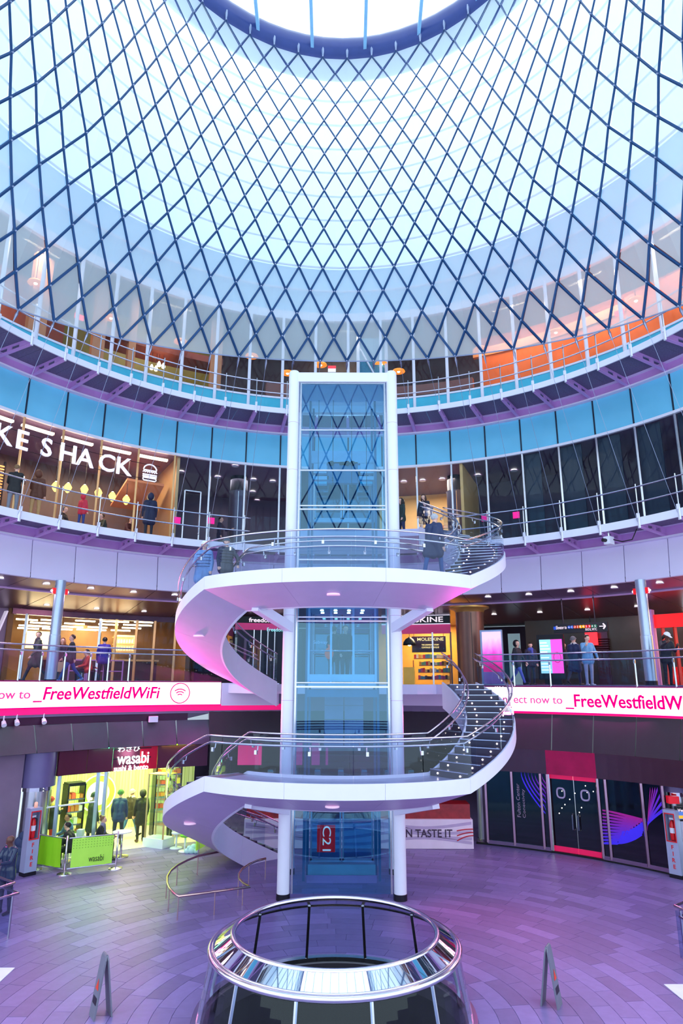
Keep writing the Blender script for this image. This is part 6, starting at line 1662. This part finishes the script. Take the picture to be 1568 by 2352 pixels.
        child('cap_crown', cap((0, .01, .045), (.1, .112, .105), lambda x, y, z: z > -.01), hb)
        e = MB(); e.add([hm2(-.085, -.08, .04), hm2(-.05, -.16, .03), hm2(.05, -.16, .03), hm2(.085, -.08, .04), hm2(-.085, -.08, .052), hm2(-.05, -.16, .04), hm2(.05, -.16, .04), hm2(.085, -.08, .052)], [(0, 1, 2, 3), (4, 7, 6, 5), (0, 4, 5, 1), (1, 5, 6, 2), (2, 6, 7, 3), (3, 7, 4, 0)]); child('cap_brim', e, hb)
        e = MB(); e.tube([hm2(0, .06, .0), hm2(0, .1, -.08), hm2(0, .09, -.16)], [.06 * s, .05 * s, .02 * s], 10); child('hair', e, hmat)
    elif hair in ('hood', 'furhood'):
        child('hood', cap((0, .03, .02), (.12, .13, .145), lambda x, y, z: y > -.075), cloth(hatc))
        if hair == 'furhood':
            e = MB(); e.tube([hm2(.115 * math.cos(2 * PI * i / 16), -.02 if False else .02, -.03 + .135 * math.sin(2 * PI * i / 16)) for i in range(16)], .028 * s, 7, True); child('fur_trim', e, cloth((196, 160, 120), .95))
    if puff > .12:
        # quilting seams on a padded jacket
        e = MB()
        for q in range(5):
            c_ = (pel + upv * (.04 + q * .085) + off) * s; rx, ry = (.2 * g) * s, (.133 * g) * s
            e.tube([c_ + V((rx * math.cos(2 * PI * i / 20), ry * math.sin(2 * PI * i / 20), 0)) for i in range(20)], .007 * s, 5, True)
        child('quilt_seams', e, cloth(tuple(int(c * .55) for c in top)))
    P['hands'] = [list((x + off) * s) for x in hands]
    return P
def hand_world(P, i):
    v = Vector(P['hands'][i]); return P.location + Matrix.Rotation(P.rotation_euler.z, 3, 'Z') @ v
def on_r(px, R, z):
    lo, hi = 600, 2300
    for _ in range(40):
        m = (lo + hi) / 2
        if at_r(px, m, R).z > z + .9: lo = m
        else: hi = m
    p = at_r(px, lo, R); return Vector((p.x, p.y, z))
def to_cam(p, d=0):   # facing angle so that 0 looks at the camera
    return math.degrees(math.atan2(p.x, p.y + 14)) * -1 + d

def pp(px, R, z, label, d=0, **k):
    p = on_r(px, R, z); return person(label, p, to_cam(p, d), **k)
WALK = dict(legL=(24, 4), legR=(-20, 18), armL=(-16, 8, 12), armR=(18, 8, 18))
WALK2 = dict(legL=(-22, 20), legR=(26, 5), armL=(18, 8, 18), armR=(-16, 8, 12))
SIT = dict(sit=True, legL=(86, 86), legR=(82, 82), armL=(28, 10, 50), armR=(26, 10, 55), lean=12)
Z3 = 10.56
# ---- level three
pp(33, 12.55, Z3, 'person in a black jacket and grey trousers, leftmost at the restaurant window, back turned', 170, top=(26, 26, 32), legs=(120, 124, 140), h=1.76, armL=(30, 12, 70), armR=(30, 12, 60), hairc=(120, 90, 60))
pp(84, 12.6, Z3, 'person in a brown jacket and khaki trousers at the restaurant window, back turned', 160, top=(88, 48, 34), legs=(176, 138, 92), h=1.78, hair='hood', hatc=(96, 54, 38), armR=(30, 14, 60))
pp(190, 12.6, Z3, 'child in a red hooded jacket and blue jeans among the restaurant tables', 140, top=(196, 40, 66), legs=(40, 60, 130), h=1.3, hair='hood', hatc=(206, 40, 66))
pp(343, 12.5, Z3, 'person in a navy parka with a fur hood at the restaurant end', 185, top=(24, 32, 66), legs=(24, 28, 50), h=1.8, hair='furhood', hatc=(26, 34, 68), coat=.3, puff=.1)
def seat_for(px, R, z, label):
    p = on_r(px, R, z); o = thing('cafe_chair', label, 'chair', (p.x, p.y, z))
    b = MB(); b.box(p.x, p.y, z + .44, .4, .4, .04, to_cam(p)); b.build('seat', M_DARKM, o)
    b = MB(); b.cyl((p.x, p.y, z + .02), (p.x, p.y, z + .42), .03, .03, 8); b.build('stem', M_STEEL, o)
    b = MB(); b.lathe([(.001, .03), (.2, .02), (.2, 0), (.001, 0)], (p.x, p.y, z), 16); b.build('foot', M_STEEL, o)
for px, lab, tp, d in ((140, 'person in a black top seated at the table under the letter H', (30, 26, 40), 60), (240, 'person in a dark green top seated at the table under the letter C', (30, 40, 36), -60), (293, 'person in a maroon top seated at the table under the last K', (70, 24, 40), 50)):
    pp(px, 14.75, Z3, lab, d, top=tp, legs=(30, 30, 44), h=1.72, **SIT); seat_for(px, 14.75, Z3, 'dark pedestal chair %s' % {140: 'leftmost of the restaurant seats', 240: 'in the middle of the restaurant seats', 293: 'rightmost of the restaurant seats'}[px])
pp(505, 14.6, Z3, 'shadowy person in a dark purple coat behind the glass left of the lift', 70, top=(44, 34, 64), legs=(30, 26, 44), h=1.75, armR=(40, 10, 60))
pp(922, 10.6, Z3, 'dark-haired woman in a green jacket atop the upper stair, beside the lift', -60, top=(28, 52, 56), legs=(30, 40, 80), hair='long', hairc=(30, 20, 24), h=1.68, armL=(30, 8, 60))
pp(974, 10.4, Z3, 'woman with long brown hair and a shoulder bag at the head of the upper stair', -25, top=(34, 34, 56), legs=(30, 52, 120), hair='long', hairc=(70, 40, 34), h=1.7, head=(0, 18), armR=(20, 14, 80), coat=.3)
p = on_r(976, 10.25, Z3); b = MB(); b.box(p.x + .12, p.y - .12, Z3 + .92, .3, .12, .34, 20); o = tag(b.build('shoulder_bag', mat('bag_grey', (120, 124, 150), .5)), 'grey shoulder bag on the hip of the brown-haired woman upstairs', 'bag')
b = MB(); b.tube([(p.x + .02, p.y - .14, Z3 + 1.08), (p.x - .08, p.y - .02, Z3 + 1.42), (p.x + .2, p.y + .02, Z3 + 1.1)], .012, 5); b.build('strap', M_DARKM, o)
# ---- on the stair
def zst(t): return 7.9 if 224 <= t <= 311 else (7.9 - (224 - t) / 96 * 2.57 if t < 224 else 7.9 + (t - 311) / 90 * 2.65)
ps = pol(4.35, 209, 0, SCC); person('person in a shiny light blue long puffer coat descending from the upper landing', (ps.x, ps.y, 7.48), to_cam(ps, -10), top=(118, 156, 208), legs=(120, 150, 200), h=1.72, puff=.2, coat=.34, gloss=.3, hair='beanie', hatc=(220, 225, 240), legL=(18, 6), legR=(-6, 14), armL=(18, 12, 40))
ps = pol(3.85, 214, 0, SCC); person('person in a dark puffer jacket and grey cap descending beside the light blue coat', (ps.x, ps.y, 7.6), to_cam(ps, 15), top=(30, 40, 70), legs=(40, 60, 100), h=1.68, puff=.18, coat=.14, gloss=.35, hair='beanie', hatc=(60, 80, 100), armR=(8, 34, 20))
ps = pol(4.1, 304, 0, SCC); person('grey-haired person in a navy coat climbing from the upper landing', (ps.x, ps.y, 7.9), to_cam(ps, 150), top=(26, 40, 84), legs=(44, 80, 140), h=1.84, coat=.3, hairc=(170, 170, 180), lean=14, legL=(30, 24), legR=(-12, 8), armR=(24, 16, 40), gloss=.5)
# ---- balcony left
pp(85, 14.0, 5.36, 'walking person in a grey-green coat looking over the shoulder near the cafe', -75, top=(70, 72, 66), legs=(44, 36, 56), coat=.3, h=1.82, head=(60, 0), scarf=(60, 50, 66), **WALK)
Pb = pp(163, 14.1, 5.36, 'walking person in a dark jacket and blue jeans carrying a paper bag', -80, top=(44, 48, 58), legs=(54, 84, 160), shoes=(150, 170, 220), h=1.8, hairc=(70, 44, 34), **WALK2)
hw = hand_world(Pb, 0)
bg_ = thing('paper_bag', 'brown paper bag with handles in the hand of the walking person in jeans', 'bag', (hw.x, hw.y, hw.z - .42))
b = MB(); b.box(hw.x, hw.y, hw.z - .25, .28, .14, .34, 10); b.build('sack', mat('kraft_paper', (216, 176, 140), .7), bg_)
b = MB(); b.tube([(hw.x - .07, hw.y, hw.z - .09), (hw.x - .04, hw.y, hw.z), (hw.x + .04, hw.y, hw.z), (hw.x + .07, hw.y, hw.z - .09)], .007, 5); b.build('handle', MATS['kraft_paper'], bg_)
pp(141, 15.4, 5.36, 'long-haired person half hidden between the steel column and the bag carrier', -30, top=(60, 30, 50), legs=(40, 34, 60), hair='long', hairc=(150, 90, 60), h=1.68)
pp(237, 15.2, 5.34, 'person in a violet-blue shirt standing before the cafe, back turned', 175, top=(48, 36, 140), legs=(30, 26, 50), h=1.78, hairc=(24, 18, 22))
for px, lab, tp, hcx, d in ((191, 'grey-haired person seated at the cafe edge', (60, 40, 50), (210, 190, 150), 100), (207, 'person in an orange-red jacket seated at the cafe edge', (200, 66, 50), (40, 26, 26), -80)):
    pp(px, 15.6 if px == 207 else 16.4, 5.34, lab, d, top=tp, legs=(40, 30, 50), hairc=hcx, h=1.76, **SIT); seat_for(px, 15.6 if px == 207 else 16.4, 5.34, 'dark pedestal chair under the %s person at the cafe edge' % ('grey-haired' if px == 191 else 'orange-red'))
# ---- balcony right
pp(1188, 13.8, 5.30, 'person with a black hood up and blue jeans walking left on the right balcony', 60, top=(28, 26, 40), legs=(80, 90, 190), h=1.78, hair='hood', hatc=(26, 24, 38), coat=.16, **WALK)
pp(1219, 15.2, 5.30, 'person in a dark suit jacket and blue shirt behind the hooded walker', 15, top=(36, 30, 60), legs=(40, 30, 60), h=1.72, scarf=(70, 80, 170), head=(0, 25))
pp(1297, 16.4, 5.30, 'dim figure in black beside the information screen', 20, top=(50, 22, 40), legs=(50, 24, 44), h=1.74)
pp(1319, 13.3, 5.30, 'person in a navy hooded parka and grey beanie, back turned, beside the pale blue jacket', 150, top=(36, 44, 84), legs=(40, 30, 60), h=1.78, hair='beanie', hatc=(110, 104, 110), coat=.36, scarf=(210, 200, 200), legL=(8, 4), legR=(-14, 24))
pp(1350, 12.9, 5.28, 'person in a pale blue jacket and grey trousers checking a phone on the right balcony', 25, top=(110, 160, 206), legs=(150, 156, 190), shoes=(200, 205, 225), h=1.8, hairc=(80, 50, 36), head=(30, 20), armL=(36, 12, 95), armR=(2, 22, 40), coat=.1)
pp(1530, 12.85, 5.28, 'person in a white cap and black jacket leaning on the rail at the right edge', 30, top=(30, 30, 46), legs=(26, 26, 44), h=1.74, hair='cap', hatc=(236, 232, 244), hairc=(30, 22, 24), head=(30, 30), armL=(70, 22, 45), armR=(20, 10, 110), lean=10, legL=(6, 10), skin=2)
# ---- lower level
pp(112, 13.6, .012, 'person in a red beanie, black jacket and red trousers inside the sushi shop window', 160, top=(34, 34, 34), legs=(196, 50, 46), h=1.74, hair='beanie', hatc=(150, 40, 40), scarf=(214, 170, 60), armL=(40, 16, 60))
pp(97, 14.4, .012, 'person in a dark green top at the far left inside the sushi shop', 40, top=(40, 66, 40), legs=(40, 50, 36), h=1.7, hairc=(160, 60, 40))
pp(211, 13.2, .012, 'person in a black beanie and dark coat behind the sushi shop glass', 120, top=(52, 60, 56), legs=(40, 46, 44), h=1.8, hair='beanie', hatc=(36, 44, 40), coat=.36, armR=(10, 14, 30))
pp(273, 13.1, .012, 'person in a navy and grey jacket standing in the sushi shop doorway, back turned', 172, top=(52, 62, 100), legs=(50, 50, 70), h=1.82, hair='beanie', hatc=(70, 100, 60), coat=.12, legL=(5, 3), legR=(-9, 4))
pp(300, 13.9, .012, 'person in a pale beanie, brown coat and blue jeans inside the sushi shop', 140, top=(64, 54, 46), legs=(66, 110, 160), h=1.74, hair='beanie', hatc=(190, 200, 150), scarf=(230, 220, 210), **WALK)
pp(325, 13.2, .012, 'person in a long black hooded coat entering the sushi shop, back turned', 195, top=(46, 42, 44), legs=(40, 36, 40), shoes=(90, 60, 50), h=1.74, hair='hood', hatc=(44, 40, 42), coat=.3)
for x, y, lab, kw in ((-8.72, 9.3, 'person in a blue shirt seated at the terrace table', dict(top=(70, 104, 150), hairc=(30, 22, 22), d=-70, skin=1)), (-8.12, 7.98, 'person in black leaning over the terrace table, head down', dict(top=(28, 28, 38), hairc=(20, 16, 22), d=-120, skin=0)), (-7.62, 8.8, 'person with a hair bun and grey scarf seated at the right of the terrace table', dict(top=(26, 26, 36), hairc=(110, 76, 50), d=80, skin=0, scarf=(120, 120, 150), hair='bun'))):
    d = kw.pop('d'); q = Vector((x, y, 0)); kk = dict(SIT); kk['lean'] = 18 if 'leaning' in lab else 8
    person(lab, q, to_cam(q, d), legs=(30, 34, 50), h=1.76, **kk, **kw)
    o = thing('cafe_chair', 'small dark chair under the %s' % lab.replace('person ', 'sitter ').replace(' seated at the right of the terrace table', ''), 'chair', (x, y, 0))
    b = MB(); b.box(x, y, .46, .38, .38, .04); b.build('seat', M_DARKM, o)
    for sx in (-.16, .16):
        for sy in (-.16, .16): b = MB(); b.bar((x + sx, y + sy, 0), (x + sx, y + sy, .45), .03); b.build('leg', M_STEEL, o)
q = at_z(392, 1925, 0) + Vector((.25, .3, 0)); person('person in black seated beside the glass cabinet', q, to_cam(q, -60), top=(24, 20, 24), legs=(26, 24, 28), h=1.78, coat=.2, **SIT)
o = thing('cafe_chair', 'small white chair under the person in black beside the glass cabinet', 'chair', (q.x, q.y, 0))
b = MB(); b.box(q.x, q.y, .46, .38, .38, .04); b.build('seat', M_WHITE, o)
for sx in (-.16, .16):
    for sy in (-.16, .16): b = MB(); b.bar((q.x + sx, q.y + sy, 0), (q.x + sx, q.y + sy, .45), .03); b.build('leg', M_WHITE, o)
q = Vector((-8.05, 3.75, 0)); person('bald person in a shiny dark leather jacket at the left frame edge', q, to_cam(q, -50), top=(36, 48, 80), legs=(28, 34, 54), h=1.8, hair='bald', skin=2, gloss=.25, armL=(30, 12, 60), armR=(36, 12, 60), head=(-20, 10), coat=.14)
# coats heaped behind the left banner
b = MB(); p = Vector((-9.42, 7.45, 0))
for dx, dz, r1 in ((0, .55, .17), (.06, .75, .16), (-.06, .8, .15), (.03, .95, .14), (.05, .35, .16)): b.sph((p.x + dx, p.y, dz), r1, r1 * .8, r1)
b.lathe([(.15, 0), (.18, .3), (.1, .5)], p, 10)
tag(b.build('heaped_coats', cloth((60, 70, 110)), smooth=True), 'dark blue coats heaped on a seat beside the left fire cabinet', 'coat')
# riders in the lift
for x, y, lab, tp, d in ((-.22, 6.3, 'lift rider in dark clothes on the left, back turned', (30, 40, 56), 150), (.12, 6.0, 'lift rider in dark clothes in the middle of the car', (24, 30, 44), 30)):
    q = Vector((x, y, 5.36)); person(lab, q, to_cam(q, d), top=tp, legs=(40, 50, 70), h=1.72)
b = MB(); b.sph((-.35, 5.75, 6.2), .13, .1, .17); b.cyl((-.35, 5.75, 6.36), (-.34, 5.76, 6.44), .02, .06, 8); tag(b.build('orange_bag', mat('orange_bag', (250, 90, 30), .4, emit=.2), smooth=True), 'bright orange bag held up inside the lift car', 'bag')

# ================================================================== ROOM LAMPS AND ADDED SPOTS
for t in (38, 52, 128, 142):
    lamp('AREA', pol(14.4, t, 8.55), 45, (1.0, .75, .95), 1.0, (0, 0, 0))
for t in (28, 44, 58, 124, 138, 154):
    lamp('AREA', pol(12.2, t, 4.36), 22, (1.0, .10, .55), 2.2, (R_(-62), 0, R_(t - 90)), .12, name='strip_light_glow')
lamp('SPOT', (2.7, 3.6, 2.5), 90, (1.0, .03, .2), .15, (R_(-12), R_(-10), 0), spot=110)
def aimed(p, q, e, color, cone):
    o = lamp('SPOT', p, e, color, .25, spot=cone, name='added_stair_spot')
    o.rotation_euler = (Vector(q) - Vector(p)).to_track_quat('-Z', 'Y').to_euler()
for t, q, e, cone in ((131, (-3.9, 5.4, 6.0), 2000, 42), (118, (-3.0, 8.2, 5.8), 1100, 40), (52, (2.9, 2.9, 7.3), 2200, 30), (64, (1.5, 4.9, 4.8), 1000, 36), (128, (-1.5, 4.9, 4.6), 1000, 30), (64, (3.8, 6.8, 5.6), 600, 34)):
    aimed(pol(12.1, t, 4.4), q, e, (1.0, .05, .5), cone)  # added magenta spots, aimed to tint the stair and lift columns
